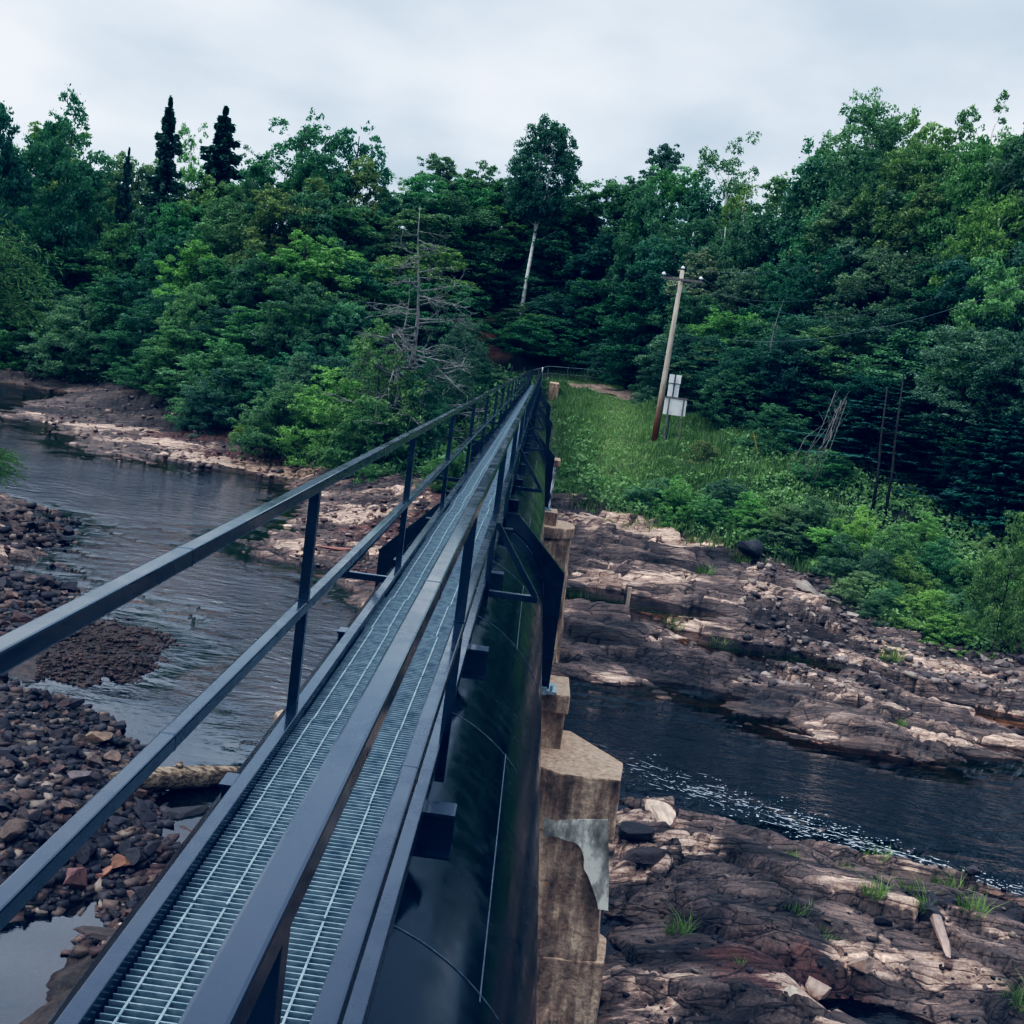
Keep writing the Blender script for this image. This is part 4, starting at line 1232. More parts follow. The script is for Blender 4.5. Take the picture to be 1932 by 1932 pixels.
# shrubs at the foot of the wood
for kind, px, py, Y, w, tint, lab in [
    ('bush', 160, 555, 112, 175, 'grey', 'large grey green willow shrub near the far ledge on the left'),
    ('bush', 40, 590, 116, 140, 'mid', 'leafy shrub at the left end of the far ledge'),
    ('bush', 372, 530, 92, 125, 'grey', 'grey green rounded shrub halfway up the left wood'),
    ('bush', 445, 640, 80, 190, 'mid', 'dense shrub overhanging the far rock ledge'),
    ('bush', 295, 660, 92, 150, 'deep', 'dark shrub where the far ledge narrows'),
    ('bush', 575, 662, 72, 125, 'grey', 'pale flat topped shrub left of the bright bush'),
    ('bush', 655, 565, 82, 120, 'grey', 'grey green shrub above the bright bush'),
    ('bush', 730, 622, 64, 190, 'fresh', 'large bright green bush overhanging the ledge beside the railing'),
    ('bush', 640, 690, 66.5, 190, 'fresh', 'lush green bush at the water side below the bright bush'),
    ('bush', 540, 715, 69, 170, 'mid', 'wide leafy bush leaning over the far ledge'),
    ('bush', 410, 700, 76, 140, 'deep', 'dark bush at the back of the far ledge'),
    ('bush', 478, 785, 73, 70, 'bright', 'small bright green bush standing on the far ledge'),
    ('bush', 880, 600, 74, 120, 'deep', 'dark bush below the dead grey tree'),
    ('bush', 805, 690, 64, 120, 'deep', 'dark bush behind the left railing'),
    ('bush', 905, 650, 82, 80, 'deep', 'dark bush beside the red cutting'),
    ('bush', 700, 750, 62, 130, 'mid', 'low leafy bush seen through the left railing'),
    ('bush', 845, 830, 56, 80, 'warm', 'straggly olive bush under the left railing posts'),
    ('bush', 940, 700, 84, 70, 'mid', 'small bush at the far end of the left railing'),
    ('bush', 1010, 590, 97, 130, 'mid', 'leafy shrub behind the far end of the bridge'),
    ('bush', 1100, 600, 98, 120, 'deep', 'dark shrub behind the fence at the bridge end'),
    ('bush', 1180, 630, 92, 130, 'deep', 'dark shrub behind the dirt path'),
    ('bush', 1265, 660, 76, 110, 'deep', 'dark shrub left of the utility pole foot'),
    ('bush', 1340, 640, 68, 150, 'deep', 'dark shrub behind the white sign boards'),
    ('bush', 1400, 690, 62, 150, 'deep', 'dark shrub right of the white sign boards'),
    ('bush', 1475, 760, 57, 130, 'mid', 'leafy shrub beside the yellow stake'),
    ('bush', 1560, 850, 52, 120, 'mid', 'leafy shrub at the foot of the fallen dead branches'),
    ('bush', 1925, 960, 38, 130, 'fresh', 'bright bushy willow at the right edge above the ledge'),
    ('bush', 1330, 835, 55, 70, 'warm', 'brownish scrub at the foot of the sign posts'),
]:
    plant_px(kind, px, py, Y, w, tint, lab, 'shrub', 'shrub')

# low shrubs along the right bank
rr = random.Random(4)
BK = [(1290, 900, 49), (1340, 930, 48.5), (1420, 925, 48), (1480, 950, 47), (1540, 930, 47), (1590, 975, 45.5), (1640, 960, 45), (1700, 985, 44), (1660, 1030, 42), (1720, 1050, 41.5), (1780, 1010, 43), (1830, 1050, 42), (1600, 1010, 44), (1690, 1090, 40), (1760, 1105, 39.5), (1820, 1115, 40), (1880, 1080, 41), (1665, 1120, 39.3), (1720, 1140, 39), (1795, 1165, 38.3), (1550, 990, 45.5), (1500, 985, 46), (1440, 965, 47), (1900, 1130, 41), (1860, 1010, 43), (1755, 960, 46), (1930, 1060, 42), (1240, 900, 50.5), (1380, 900, 50), (1630, 1075, 41.2)]
for px, py, Y in BK:
    tint = rr.choice(['fresh', 'fresh', 'mid', 'grey', 'bright'])
    plant_px('bush', px, py, Y, rr.uniform(70, 125), tint, 'low %s shrub in the thicket along the right hand bank' % TW[tint], 'shrub', 'shrub', 'low shrubs along the right hand bank')


def willow():
    r = np.random.default_rng(77)
    b = MB(); Vs, Vv = [], []
    b.tube([(0, 0, -.5), (.2, .1, 4), (.5, .2, 8)], [.2, .14, .06], 7)
    for i in range(260):
        a = r.random() * 6.283; z0 = 4.9 + 2.9 * r.random(); L = 1.2 + 1.6 * r.random()
        p0 = np.array((.3 + .5 * math.cos(a), .2 + .5 * math.sin(a), z0))
        dh = np.array((math.cos(a), math.sin(a), 0))
        pts = [p0 + dh * L * s * 1.25 + np.array((0, 0, 1)) * (L * .9 * s - L * .95 * s * s) for s in np.linspace(0, 1, 7)]
        b.tube(pts, [.02 * (1 - s * .8) for s in np.linspace(0, 1, 7)], 3)
        for j in range(46):
            s = .2 + .8 * r.random(); k = min(5, int(s * 6)); f = s * 6 - k
            p = pts[k] * (1 - f) + pts[k + 1] * f
            d = dh * .8 + r.normal(size=3) * .55 + np.array((0, 0, -.25)); d /= np.linalg.norm(d)
            n = np.cross(d, r.normal(size=3)); n /= np.linalg.norm(n)
            ln = .16 + .14 * r.random()
            Vs += [p, p + d * ln * .5 + n * .020, p + d * ln, p + d * ln * .5 - n * .020]; v = .2 + .8 * r.random(); Vv += [v] * 4
    t = b.mesh('trunk', BARK, smooth=True)
    c = mesh_np('crown', np.array(Vs), np.arange(len(Vs)).reshape(-1, 4), WILLOW, {'v': ('FLOAT', np.array(Vv))})
    return t, c


ARCH['willow'] = [willow()]
Pw = at(-78, 560, 43)
plant('willow', Pw[0] - .3, 43, 12.6, 1.0, 'fresh', 'pale narrow leaved willow leaning in at the left edge', 'tree', 'willow_tree', rot=.4)
Pw = at(-38, 960, 39)
plant('willow', Pw[0], 39, 3.6, .42, 'fresh', 'small leafy willow sprig at the left edge above the stones', 'shrub', 'willow_shrub', rot=2)


def dead_tree(px0, py0, px1, py1, Y, label, seed, **k):
    A, T = at(px0, py0, Y), at(px1, py1, Y)
    zb = H(A[0], Y)
    t = thing('dead_tree', label, 'dead tree', (A[0], Y, zb - .1))
    o = link('trunk', branchy(seed, **k), t)
    s = (T[2] - zb) / 10
    o.scale = (s, s, s)
    t.rotation_euler = (0, math.atan2(T[0] - A[0], T[2] - zb), 0)
    return t


dead_tree(770, 700, 806, 385, 66, 'bare grey dead tree with tangled twigs left of the bridge end', 5, n1=44, spread=.40, hang=.22)
dead_tree(742, 700, 768, 520, 65, 'smaller bare grey snag leaning against the dead tree', 9, n1=14, spread=.42, hang=.3)
dead_tree(1460, 625, 1478, 560, 62, 'short pale dead stem standing in the right wood', 13, n1=5, spread=.3)
# bundle of dead branches leaning at the foot of the right wood
t = thing('fallen_branches', 'bundle of bare grey dead branches leaning out of the right wood', 'branches', tuple(at(1480, 910, 49)))
r = random.Random(3); bm_ = MB(); o0 = at(1480, 910, 49)
for i in range(10):
    a = at(1490 + r.uniform(-30, 50), 905 + r.uniform(-12, 16), 48.8 + r.uniform(0, 1)); b_ = at(1582 + r.uniform(-9, 16), 775 + r.uniform(-38, 24), 50.5 + r.uniform(-.4, .4))
    mid = (a + b_) / 2 + np.array((r.uniform(-.4, .4), 0, r.uniform(-.2, .4)))
    bm_.tube([a - o0, mid - o0, b_ - o0], [.010, .02, .016], 5)
    for q in range(3):
        f = r.uniform(.4, .9); p = mid + (b_ - mid) * f
        bm_.tube([p - o0, p - o0 + np.array((r.uniform(-.5, .5), r.uniform(-.4, .4), r.uniform(.2, .9)))], [.015, .004], 4)
bm_.obj('branch', GREYWOOD, t, smooth=True)
# bare slender trunks at the dark foot of the right wood
for i, (x0, y0, x1, y1, Y, lab) in enumerate([(1648, 945, 1668, 780, 48.5, 'slim bare grey trunk, left of the pair in the dark right wood'), (1672, 955, 1698, 760, 48.2, 'slim bare grey trunk, right of the pair in the dark right wood')]):
    A, T = at(x0, y0, Y), at(x1, y1, Y)
    t = thing('dead_tree', lab, 'dead tree', tuple(A))
    b = MB(); r = random.Random(i)
    d = T - A
    b.tube([d * -.15, d * .33 + np.array((.06, 0, 0)), d * .66, d * 1.3], [.07, .06, .05, .03], 6)
    for q in range(5):
        f = r.uniform(.3, 1); p = d * f
        b.tube([p, p + np.array((r.choice((-1, 1)) * r.uniform(.4, 1), r.uniform(-.3, .3), r.uniform(-.15, .3)))], [.018, .005], 4)
    b.obj('trunk', BARK, t, smooth=True)


# ------------------------------------------------------------------ grass and ground cover
def blades(pts, hgt, wid, seed, tiltm=.5):
    r = np.random.default_rng(seed); n = len(pts)
    a = r.random(n) * 6.283
    t = np.stack([np.cos(a), np.sin(a), np.zeros(n)], 1)
    lean = np.stack([np.cos(a + 1.5), np.sin(a + 1.5), np.zeros(n)], 1) * (tiltm * r.random(n) * hgt)[:, None]
    w = (wid * (.6 + .8 * r.random(n)))[:, None]
    h = (hgt * (.6 + .7 * r.random(n)))[:, None] * np.array((0, 0, 1.))
    V = np.stack([pts - t * w * .5, pts + t * w * .5, pts + t * w * .3 + h * .6 + lean * .35, pts + h + lean, pts - t * w * .3 + h * .6 + lean * .35], 1)
    base = np.arange(n)[:, None] * 5
    F = np.concatenate([base + np.array([[0, 1, 2]]), base + np.array([[0, 2, 4]]), base + np.array([[4, 2, 3]])], 0)
    v = np.repeat(np.clip(r.random(n) * .7 + .2, 0, 1), 5)
    return V.reshape(-1, 3), F, v


def build_grass():
    r = np.random.default_rng(31)
    N = 230000
    Y = 44 + 50 * r.random(N) ** 1.3
    X = -2 + 22 * r.random(N)
    edge = np.interp(X, _VX, _VY)
    keep = (Y > edge - .3 + r.normal(size=N) * .5) & (X < 12.5 + 0 * Y + r.normal(size=N)) & (X > .75 + .02 * (90 - Y) + r.normal(size=N) * .15) & (r.random(N) < np.clip(1.5 - (Y - edge) / 60, .3, 1))
    X, Y = X[keep], Y[keep]
    pd = path_dist(X, Y)
    keep = pd > 1.3 + .4 * r.random(len(X))
    X, Y = X[keep], Y[keep]
    Z = ground(X, Y)
    n = fbm(X * .45, Y * .45, 301, 3)
    mow = np.exp(-((X - (4.0 + .045 * (Y - 55))) / 1.8) ** 2)                  # the trodden, brighter strip
    h = (.16 + .30 * np.clip(n + .45, 0, 1) + .25 * r.random(len(X)) ** 4) * (1 - .6 * mow)
    V, F, v = blades(np.stack([X, Y, Z - .03], 1), h, .028 + .0006 * Y, 5)
    v = np.clip(v * .75 + .28 * np.repeat(mow, 5) + .18 * np.repeat(n, 5), 0, 1)
    o = link('grass', mesh_np('grass', V, F, GRASSM, {'v': ('FLOAT', v)}))
    tag(o, 'rough green grass covering the bank up to the far bridge end', 'grass', kind='stuff')
    # leafy weeds
    N = 26000
    Y = 37.5 + 50 * r.random(N) ** 1.8; X = .8 + 25 * r.random(N)
    edge = np.interp(X, _VX, _VY)
    dd = Y - edge
    dens = np.where(X > 9.5, 1.0, np.exp(-np.clip(dd, 0, 99) / 3.2) + .3 * (X < 3.0))
    keep = (dd > -.6 + .6 * r.random(N)) & (r.random(N) < dens) & (dd < 16)
    X, Y = X[keep], Y[keep]; k = len(X)
    n = fbm(X * .5, Y * .5, 311, 3)
    cs = np.stack([X, Y, ground(X, Y) + .12 + .25 * np.clip(n + .3, 0, 1)], 1)
    V, F, v = leaves(cs, .16 + .26 * np.clip(n + .4, .1, 1) * r.random(k), k * 8, .17, 9, flat=.9)
    o = link('undergrowth', mesh_np('undergrowth', V, F, LEAF, {'v': ('FLOAT', np.clip(v + .15, 0, 1))}))
    o.color = (1.35, 1.3, 1.05, 1)
    tag(o, 'mixed leafy weeds growing between the rock ledge and the right wood', 'undergrowth', kind='stuff')
    # undergrowth on the far left bank and the wood floor
    N = 16000
    X = -60 + 75 * r.random(N); Y = 52 + 75 * r.random(N)
    dd = Y - np.interp(X, _VX, _VY)
    keep = (dd > .3) & (dd < 14 + 20 * (X > -12)) & (X < .2 + 60 * (Y > 92)) & ~((np.abs(X + 4.4) < 2.2) & (Y > 93))
    X, Y = X[keep], Y[keep]; k = len(X)
    cs = np.stack([X, Y, ground(X, Y) + .3], 1)
    V, F, v = leaves(cs, .3 + .7 * r.random(k), k * 9, .32, 19, flat=.8)
    o = link('undergrowth', mesh_np('undergrowth', V, F, LEAF, {'v': ('FLOAT', v)}))
    o.color = (.9, .95, .8, 1)
    tag(o, 'shaded leafy undergrowth below the trees on the far left bank', 'undergrowth', kind='stuff')
    # grass and weeds at the left margin
    N = 9000
    X = -34 + 24 * r.random(N); Y = 12 + 36 * r.random(N)
    keep = veg_mask(X, Y) > .55
    X, Y = X[keep], Y[keep]
    V, F, v = blades(np.stack([X, Y, ground(X, Y) - .03], 1), .25 + .4 * r.random(len(X)), .045, 6)
    o = link('grass', mesh_np('grass', V, F, GRASSM, {'v': ('FLOAT', v)}))
    tag(o, 'long grass on the near left bank behind the stones', 'grass', kind='stuff')


PATH = np.array([(2.6, 90.5), (3.4, 89), (4.4, 87.3), (5.8, 85.2), (7.2, 83.2), (8.6, 81.2), (10.5, 79.5), (13, 78)])


def path_dist(x, y):
    d = np.full(x.shape, 99.0)
    for (ax, ay), (bx, by) in zip(PATH[:-1], PATH[1:]):
        ex, ey = bx - ax, by - ay
        t = np.clip(((x - ax) * ex + (y - ay) * ey) / (ex * ex + ey * ey), 0, 1)
        d = np.minimum(d, np.hypot(x - ax - t * ex, y - ay - t * ey))
    return d


def build_path():
    r = np.random.default_rng(2)
    t = np.linspace(0, 1, 70); tt = np.linspace(0, 1, len(PATH))
    x, y = np.interp(t, tt, PATH[:, 0]), np.interp(t, tt, PATH[:, 1])
    nx, ny = -np.gradient(y), np.gradient(x); L = np.hypot(nx, ny); nx, ny = nx / L, ny / L
    V = []
    for k in np.linspace(-1, 1, 9):
        w = 1.25 * (1 + .25 * noise(t * 14, t * 0 + 1 + (k > 0) * 5, 3))
        V.append(np.stack([x + nx * w * k, y + ny * w * k, np.zeros(70)], 1))
    V = np.stack(V, 1); V[..., 2] = ground(V[..., 0], V[..., 1]) + .05
    idx = np.arange(70 * 9).reshape(70, 9)
    F = np.stack([idx[:-1, :-1], idx[:-1, 1:], idx[1:, 1:], idx[1:, :-1]], -1).reshape(-1, 4)
    m = simple('dirt_path', [(.3, (.12, .085, .065)), (.5, (.22, .165, .13)), (.7, (.34, .27, .22))], 3, .95, .4, .03)
    tag(link('path', mesh_np('path', V.reshape(-1, 3), F, m, None, True)), 'brown dirt path crossing the grass beyond the bridge end', 'path', kind='structure')


build_path()
build_grass()


def tuft(seed, n=90, h=.34, spread=.16):
    r = np.random.default_rng(seed)
    a = r.random(n) * 6.283; q = spread * r.random(n) ** .7
    pts = np.stack([q * np.cos(a), q * np.sin(a), np.full(n, -.04)], 1)
    V, F, v = blades(pts, h * (.5 + .6 * r.random(n)), .013, seed, 1.3)
    V[:, :2] *= 1.0
    return mesh_np('grass_tuft', V, F, GRASSM, {'v': ('FLOAT', np.clip(v + .1, 0, 1))})


TUF = [tuft(1), tuft(2, 60, .26, .22), tuft(3, 120, .42, .24)]
for i, (px, py, z, s, lab) in enumerate([
    (1278, 1755, .6, 1.5, 'wide grass tuft in a rock cleft nearest the pier'), (1505, 1722, .8, 1.1, 'left of two neighbouring grass tufts in mid ledge'), (1545, 1760, .85, 1.0, 'right of two neighbouring grass tufts in mid ledge'),
    (1645, 1690, .7, 1.5, 'bright long grass tuft in the middle of the near ledge'), (1655, 1612, .45, 1.4, 'grass tuft by the channel edge of the near ledge'), (1590, 1640, .5, .8, 'tiny thin grass tuft left of the channel edge tuft'),
    (1490, 1625, .4, .9, 'small grass tuft beside the dark rock hollow'), (1720, 1690, .65, 1.6, 'grass tuft among dark stones right of the bright tuft'), (1790, 1660, .5, 1.4, 'loose grass tuft above the dark stones'),
    (1830, 1730, .7, 1.7, 'large yellowish grass tuft among dark stones'), (1850, 1640, .4, 1.2, 'grass tuft at the foam line on the right'), (1925, 1890, .4, 1.2, 'grass tuft at the bottom right corner'),
    (1730, 1740, .7, 1.2, 'grass tuft in the gap between dark stones'), (1390, 1815, .6, .6, 'tiny sprig low on the near ledge'),
]):
    d = at(px, py, 10) - CAM
    P = CAM + d * ((z - CAM[2]) / d[2])
    zz = H(P[0], P[1])
    P = CAM + d * ((zz - CAM[2]) / d[2])
    o = link('grass_tuft', TUF[i % 3]); o.location = (P[0], P[1], H(P[0], P[1])); s *= .8; o.scale = (s, s, s * .75); o.rotation_euler = (0, 0, i * 1.7)
    o.color = (.8, .85, .6, 1)
    tag(o, lab, 'grass tuft', 'grass tufts on the near rock ledge')
for i, (px, py) in enumerate([(1350, 1222), (1265, 1185), (1680, 1245), (1700, 1365), (1090, 1135), (1310, 1010), (1400, 1060), (1270, 1195), (1330, 1080), (1610, 1000), (1640, 1120)]):
    d = at(px, py, 10) - CAM
    z = .6
    for _ in range(5):
        P = CAM + d * ((z - CAM[2]) / d[2]); z = .5 * z + .5 * H(P[0], P[1])
    o = link('grass_tuft', TUF[i % 3]); o.location = (P[0], P[1], H(P[0], P[1])); s = [1.8, 1.4, 1.5, .9, 1.6, 1.2, 1.8, 1.3, 1.3, 1.2, 1.5][i]; o.scale = (s, s, s * .8); o.rotation_euler = (0, 0, i * 1.3)
    o.color = (.8, .85, .65, 1)
    tag(o, 'small grass tuft growing from a crack in the far rock shelf', 'grass tuft', 'grass tufts on the far rock shelf')


# ------------------------------------------------------------------ stones
def stone(seed, sx=1, sy=.8, sz=.6, cuts=13):
    r = random.Random(seed)
    bm = bmesh.new()
    bmesh.ops.create_icosphere(bm, subdivisions=3, radius=1.0)
    for i in range(cuts):
        n = Vector((r.gauss(0, 1), r.gauss(0, 1), r.gauss(0, 1))).normalized()
        dist = r.uniform(.40, .70)
        for v in bm.verts:
            d = v.co.dot(n)
            if d > dist: v.co -= n * (d - dist)
    for v in bm.verts: v.co = Vector((v.co.x * sx, v.co.y * sy, v.co.z * sz))
    co = np.array([v.co for v in bm.verts])
    d = fbm(co[:, 0] * 2 + co[:, 2], co[:, 1] * 2 + co[:, 2], seed, 3)
    for v, a in zip(bm.verts, d): v.co += v.normal * a * .035
    bmesh.ops.dissolve_degenerate(bm, dist=.002, edges=bm.edges)
    me = bpy.data.meshes.new('stone'); bm.to_mesh(me); bm.free()
    me.materials.append(STONE)
    return me


STONES = [stone(i, 1, random.Random(i).uniform(.55, .95), random.Random(i + 50).uniform(.35, .75)) for i in range(12)]
SCOL = [(.022, .018, .022), (.032, .026, .030), (.05, .034, .032), (.075, .04, .032), (.10, .06, .048), (.065, .054, .055), (.03, .024, .028), (.13, .09, .07), (.028, .022, .026)]


def put_stone(X, Y, s, label, group=None, colr=None, k=None, rot=None, dz=.25, sc=(1, 1, 1), name='stone'):
    k = rng.integers(len(STONES)) if k is None else k
    o = link(name, STONES[k])
    o.location = (X, Y, H(X, Y) + s * dz)
    o.scale = (s * sc[0], s * sc[1], s * sc[2])
    o.rotation_euler = rot or (rng.uniform(-.35, .35), rng.uniform(-.35, .35), rng.uniform(0, 6.28))
    c = colr or SCOL[rng.integers(len(SCOL))]
    j = rng.uniform(.8, 1.25)
    o.color = (c[0] * j, c[1] * j, c[2] * j, 1)
    return tag(o, label, 'stone' if name == 'stone' else name, group)


def zpt(px, py, z=.3):
    d = at(px, py, 10) - CAM
    for _ in range(4):
        P = CAM + d * ((z - CAM[2]) / d[2]); z = .5 * z + .5 * H(P[0], P[1])
    return P


for px, py, s, c, lab, sc in [
    (138, 1668, .36, (.20, .11, .10), 'large square block with pinkish top in the left pool', (1, 1, 1.1)), (82, 1752, .17, (.5, .40, .27), 'pale tan stone lying in the left pool', (1, 1, .9)),
    (150, 1738, .20, (.34, .25, .18), 'tan wedge shaped stone beside the square block', (1.2, .8, .8)), (228, 1638, .30, (.15, .075, .04), 'rusty orange boulder beside the walkway', (1, 1, .8)),
    (190, 1655, .22, (.30, .15, .10), 'flat orange red stone by the rusty boulder', (1.2, .8, .6)), (240, 1752, .20, (.36, .29, .22), 'pale flat stone at the foot of the kerb', (1.2, .8, .6)),
    (190, 1775, .45, (.07, .05, .04), 'long dark slab at the edge of the left pool', (1.3, .6, .5)), (272, 1690, .3, (.04, .03, .03), 'dark broken slab against the bank below the walkway', (1.3, .9, .6)),
    (160, 1478, .40, (.17, .14, .14), 'large grey angular rock in the middle of the stone heap', (1, .9, .8)), (172, 1556, .30, (.24, .19, .17), 'pale rounded stone below the large grey rock', (1.2, .9, .7)),
    (180, 1398, .32, (.20, .14, .10), 'tan topped boulder at the water edge of the heap', (1.2, .9, .8)), (232, 1405, .18, (.025, .02, .022), 'dark wet stone standing in the shallows, farthest out', (1, 1, 1)),
    (300, 1455, .26, (.05, .04, .042), 'dark stone where the log meets the heap', (1, 1, .8)), (340, 1545, .45, (.035, .03, .03), 'big dark wedge behind the driftwood log', (1.2, .9, .7)),
    (355, 1575, .40, (.08, .05, .04), 'brown angular block under the walkway edge', (1, .9, .9)), (190, 1612, .12, (.5, .46, .38), 'small whitish stone near the kerb', (1, 1, .8)),
    (40, 944, .45, (.06, .05, .052), 'dark rock standing in the far left water', (1, 1, .6)), (1412, 1022, .95, (.065, .065, .075), 'big grey boulder at the foot of the right thicket', (1.1, .9, 1.0)),
    (1610, 1590, .0, (.3, .2, .2), '', (1, 1, 1)), (1620, 1505, .22, (.32, .29, .27), 'pale stone breaking the surface of the right channel', (1.4, .9, .5)),
    (1930, 1500, .45, (.42, .34, .29), 'flat tan rock in the channel at the right edge', (1.6, .8, .35)), (630, 1045, .6, (.36, .17, .14), 'pink slab lying on the ledge behind the railing post', (1.6, .5, .35)),
    (1520, 1115, .55, (.40, .34, .30), 'pale angular block in the broken rock below the thicket', (1.2, .9, .8)), (1190, 1600, .5, (.03, .024, .024), 'dark rounded rock right beside the nearest pier', (1, 1, .9)),
    (1215, 1638, .5, (.05, .035, .032), 'brown dark rock below the pier side pool', (1.2, .9, .7)), (1545, 1880, .36, (.5, .36, .29), 'pinkish pale block near the bottom of the ledge', (.8, 1, .9)),
    (1760, 1620, .0, (.1, .1, .1), '', (1, 1, 1)), (1620, 1850, .35, (.36, .27, .22), 'tan faceted block beside the red brown pool', (1.2, .9, .8)),
    (1490, 1890, .28, (.52, .44, .35), 'narrow cream coloured slab standing in a crack', (.5, 1.2, .9)), (1770, 1782, .6, (.42, .30, .25), 'long pinkish slab on the right of the near ledge', (1.6, .5, .4)),
    (1750, 1735, .33, (.03, .025, .028), 'dark stone below the yellowish grass tuft', (1, .9, .9)), (1240, 1548, .5, (.62, .47, .36), 'bright tan flat rock at the corner by the pier', (1.5, .8, .25)),
]:
    if s == 0: continue
    P = zpt(px, py)
    name = 'boulder' if s > .8 else 'stone'
    put_stone(P[0], P[1], s, lab, None, c, sc=sc, name=name, dz=.3 if s < .8 else .4)

# heap of loose stones on the near left shore
def heap(n, reg, smin, smax, lab, grp, pw=2.2, cols=None):
    k = 0
    while k < n:
        px, py = rng.uniform(reg[0], reg[2]), rng.uniform(reg[1], reg[3])
        if not reg[4](px, py): continue
        P = zpt(px, py, .25)
        if H(P[0], P[1]) < -.06: k += .2; continue
        s = smin + (smax - smin) * rng.random() ** pw
        put_stone(P[0], P[1], s, lab, grp, None if cols is None else cols[rng.integers(len(cols))])
        k += 1


heap(180, (0, 1290, 400, 1660, lambda x, y: y > 1290 + .25 * x * (x < 230) and y < 1660 - .1 * x and x < 280 + .3 * (y - 1450)), .10, .34, 'dark angular stone in the big heap on the near left shore', 'loose stones on the near left shore')
heap(40, (120, 1570, 400, 1790, lambda x, y: x + y > 1800 and x + .75 * (y - 1560) < 430), .06, .22, 'brown angular stone in the rubble beside the walkway', 'rubble beside the walkway')
heap(34, (0, 1075, 135, 1190, lambda x, y: True), .16, .42, 'dark stone on the spit at the left edge', 'stones on the left spit', 2)
heap(26, (0, 965, 135, 1030, lambda x, y: x < 130), .18, .42, 'dark stone in the upper pile at the left edge', 'stones in the upper left pile', 2)
heap(40, (1490, 1085, 1640, 1200, lambda x, y: True), .12, .36, 'grey stone in the scree below the right thicket', 'scree below the right thicket', 2, [(.12, .1, .095), (.2, .165, .15), (.3, .25, .22), (.08, .065, .065)])
heap(22, (1700, 1190, 1932, 1290, lambda x, y: y < 1170 + .5 * (x - 1690)), .14, .4, 'dark stone at the foot of the bank on the far right', 'stones at the foot of the right bank', 2, [(.10, .085, .08), (.17, .14, .13), (.06, .05, .05)])
heap(24, (1660, 1640, 1860, 1745, lambda x, y: True), .08, .24, 'dark stone among the grass tufts of the near ledge', 'dark stones on the near ledge', 2, [(.03, .025, .028), (.045, .035, .036)])


def rubble(n, reg, smin, smax, lab, seed, zmin=-.08, pal=None):
    """small loose stones nobody could count"""
    r = np.random.default_rng(seed)
    px = reg[0] + (reg[2] - reg[0]) * r.random(n); py = reg[1] + (reg[3] - reg[1]) * r.random(n)
    ok = reg[4](px, py); px, py = px[ok], py[ok]
    d = _F[None] + CX[None] * ((px - HALF) / FPX)[:, None] - CY[None] * ((py - HALF) / FPX)[:, None]
    z = np.full(len(px), .25)
    for _ in range(4):
        P = CAM + d * ((z - CAM[2]) / d[:, 2])[:, None]; z = .5 * z + .5 * ground(P[:, 0], P[:, 1])
    g = ground(P[:, 0], P[:, 1]); ok = g > zmin; P = P[ok]; g = g[ok]; k = len(P)
    s = smin + (smax - smin) * r.random(k) ** 3
    # each stone: a jittered 8-corner block
    c = np.array([(x, y, z) for z in (-1, 1) for y in (-1, 1) for x in (-1, 1)], float)
    V = c[None] * (1 + .55 * (r.random((k, 8, 3)) - .5)) * np.stack([.8 + .6 * r.random(k), .5 + .5 * r.random(k), .3 + .4 * r.random(k)], 1)[:, None]
    a = r.random(k) * 6.283; b = r.normal(size=k) * .35
    ca, sa, cb, sb = np.cos(a), np.sin(a), np.cos(b), np.sin(b)
    Rm = np.stack([np.stack([ca, -sa * cb, sa * sb], 1), np.stack([sa, ca * cb, -ca * sb], 1), np.stack([0 * a, sb, cb], 1)], 1)
    V = np.einsum('kij,knj->kni', Rm, V) * s[:, None, None] + np.stack([P[:, 0], P[:, 1], g + s * .15], 1)[:, None]
    Fb = np.array([(0, 2, 3, 1), (4, 5, 7, 6), (0, 1, 5, 4), (2, 6, 7, 3), (0, 4, 6, 2), (1, 3, 7, 5)])
    F = (np.arange(k)[:, None, None] * 8 + Fb[None]).reshape(-1, 4)
    pal = pal or SCOL + [(.2, .16, .13)]
    col = np.array(pal)[r.integers(0, len(pal), k)] * (.7 + .6 * r.random(k))[:, None]
    col = np.repeat(np.concatenate([col, np.ones((k, 1))], 1), 8, 0)
    o = link('rubble', mesh_np('rubble', V.reshape(-1, 3), F, RUBBLE, {'Col': ('FLOAT_COLOR', col)}))
    tag(o, lab, 'rubble', kind='stuff')


rubble(5200, (0, 1270, 430, 1800, lambda x, y: (y > 1270 + .3 * x * (x < 250)) & (x + .75 * (y - 1560) < 440)), .02, .11, 'small broken stones filling the near left shore', 1)
rubble(900, (0, 950, 150, 1200, lambda x, y: (y < 1040) | (y > 1070)), .05, .16, 'small stones on the spits at the left edge', 2)
rubble(2200, (70, 1150, 345, 1300, lambda x, y: (y > 1150) & (y < 1300)), .02, .06, 'brown mossy gravel on the low shoal in the river', 3, -.04, [(.05, .026, .02), (.065, .035, .024), (.035, .024, .016), (.08, .045, .032)])
rubble(2200, (1400, 1000, 1932, 1300, lambda x, y: y > 1000 + .35 * (x - 1400)), .03, .14, 'broken scree at the foot of the right bank', 4, -.08, [(.11, .09, .085), (.17, .135, .125), (.24, .2, .18), (.07, .055, .055), (.33, .27, .23)])
rubble(1500, (560, 860, 880, 1080, lambda x, y: x > 0), .03, .13, 'broken red brown stones on the ledge left of the walkway', 5, -.08, [(.15, .09, .07), (.2, .14, .12), (.1, .06, .05), (.3, .22, .18), (.12, .095, .09)])
rubble(1300, (0, 690, 640, 900, lambda x, y: y > 690 + .2 * x), .05, .2, 'loose broken stones on the far left ledge', 6, -.08, [(.13, .1, .095), (.18, .13, .12), (.09, .06, .055), (.28, .21, .17), (.11, .06, .05)])
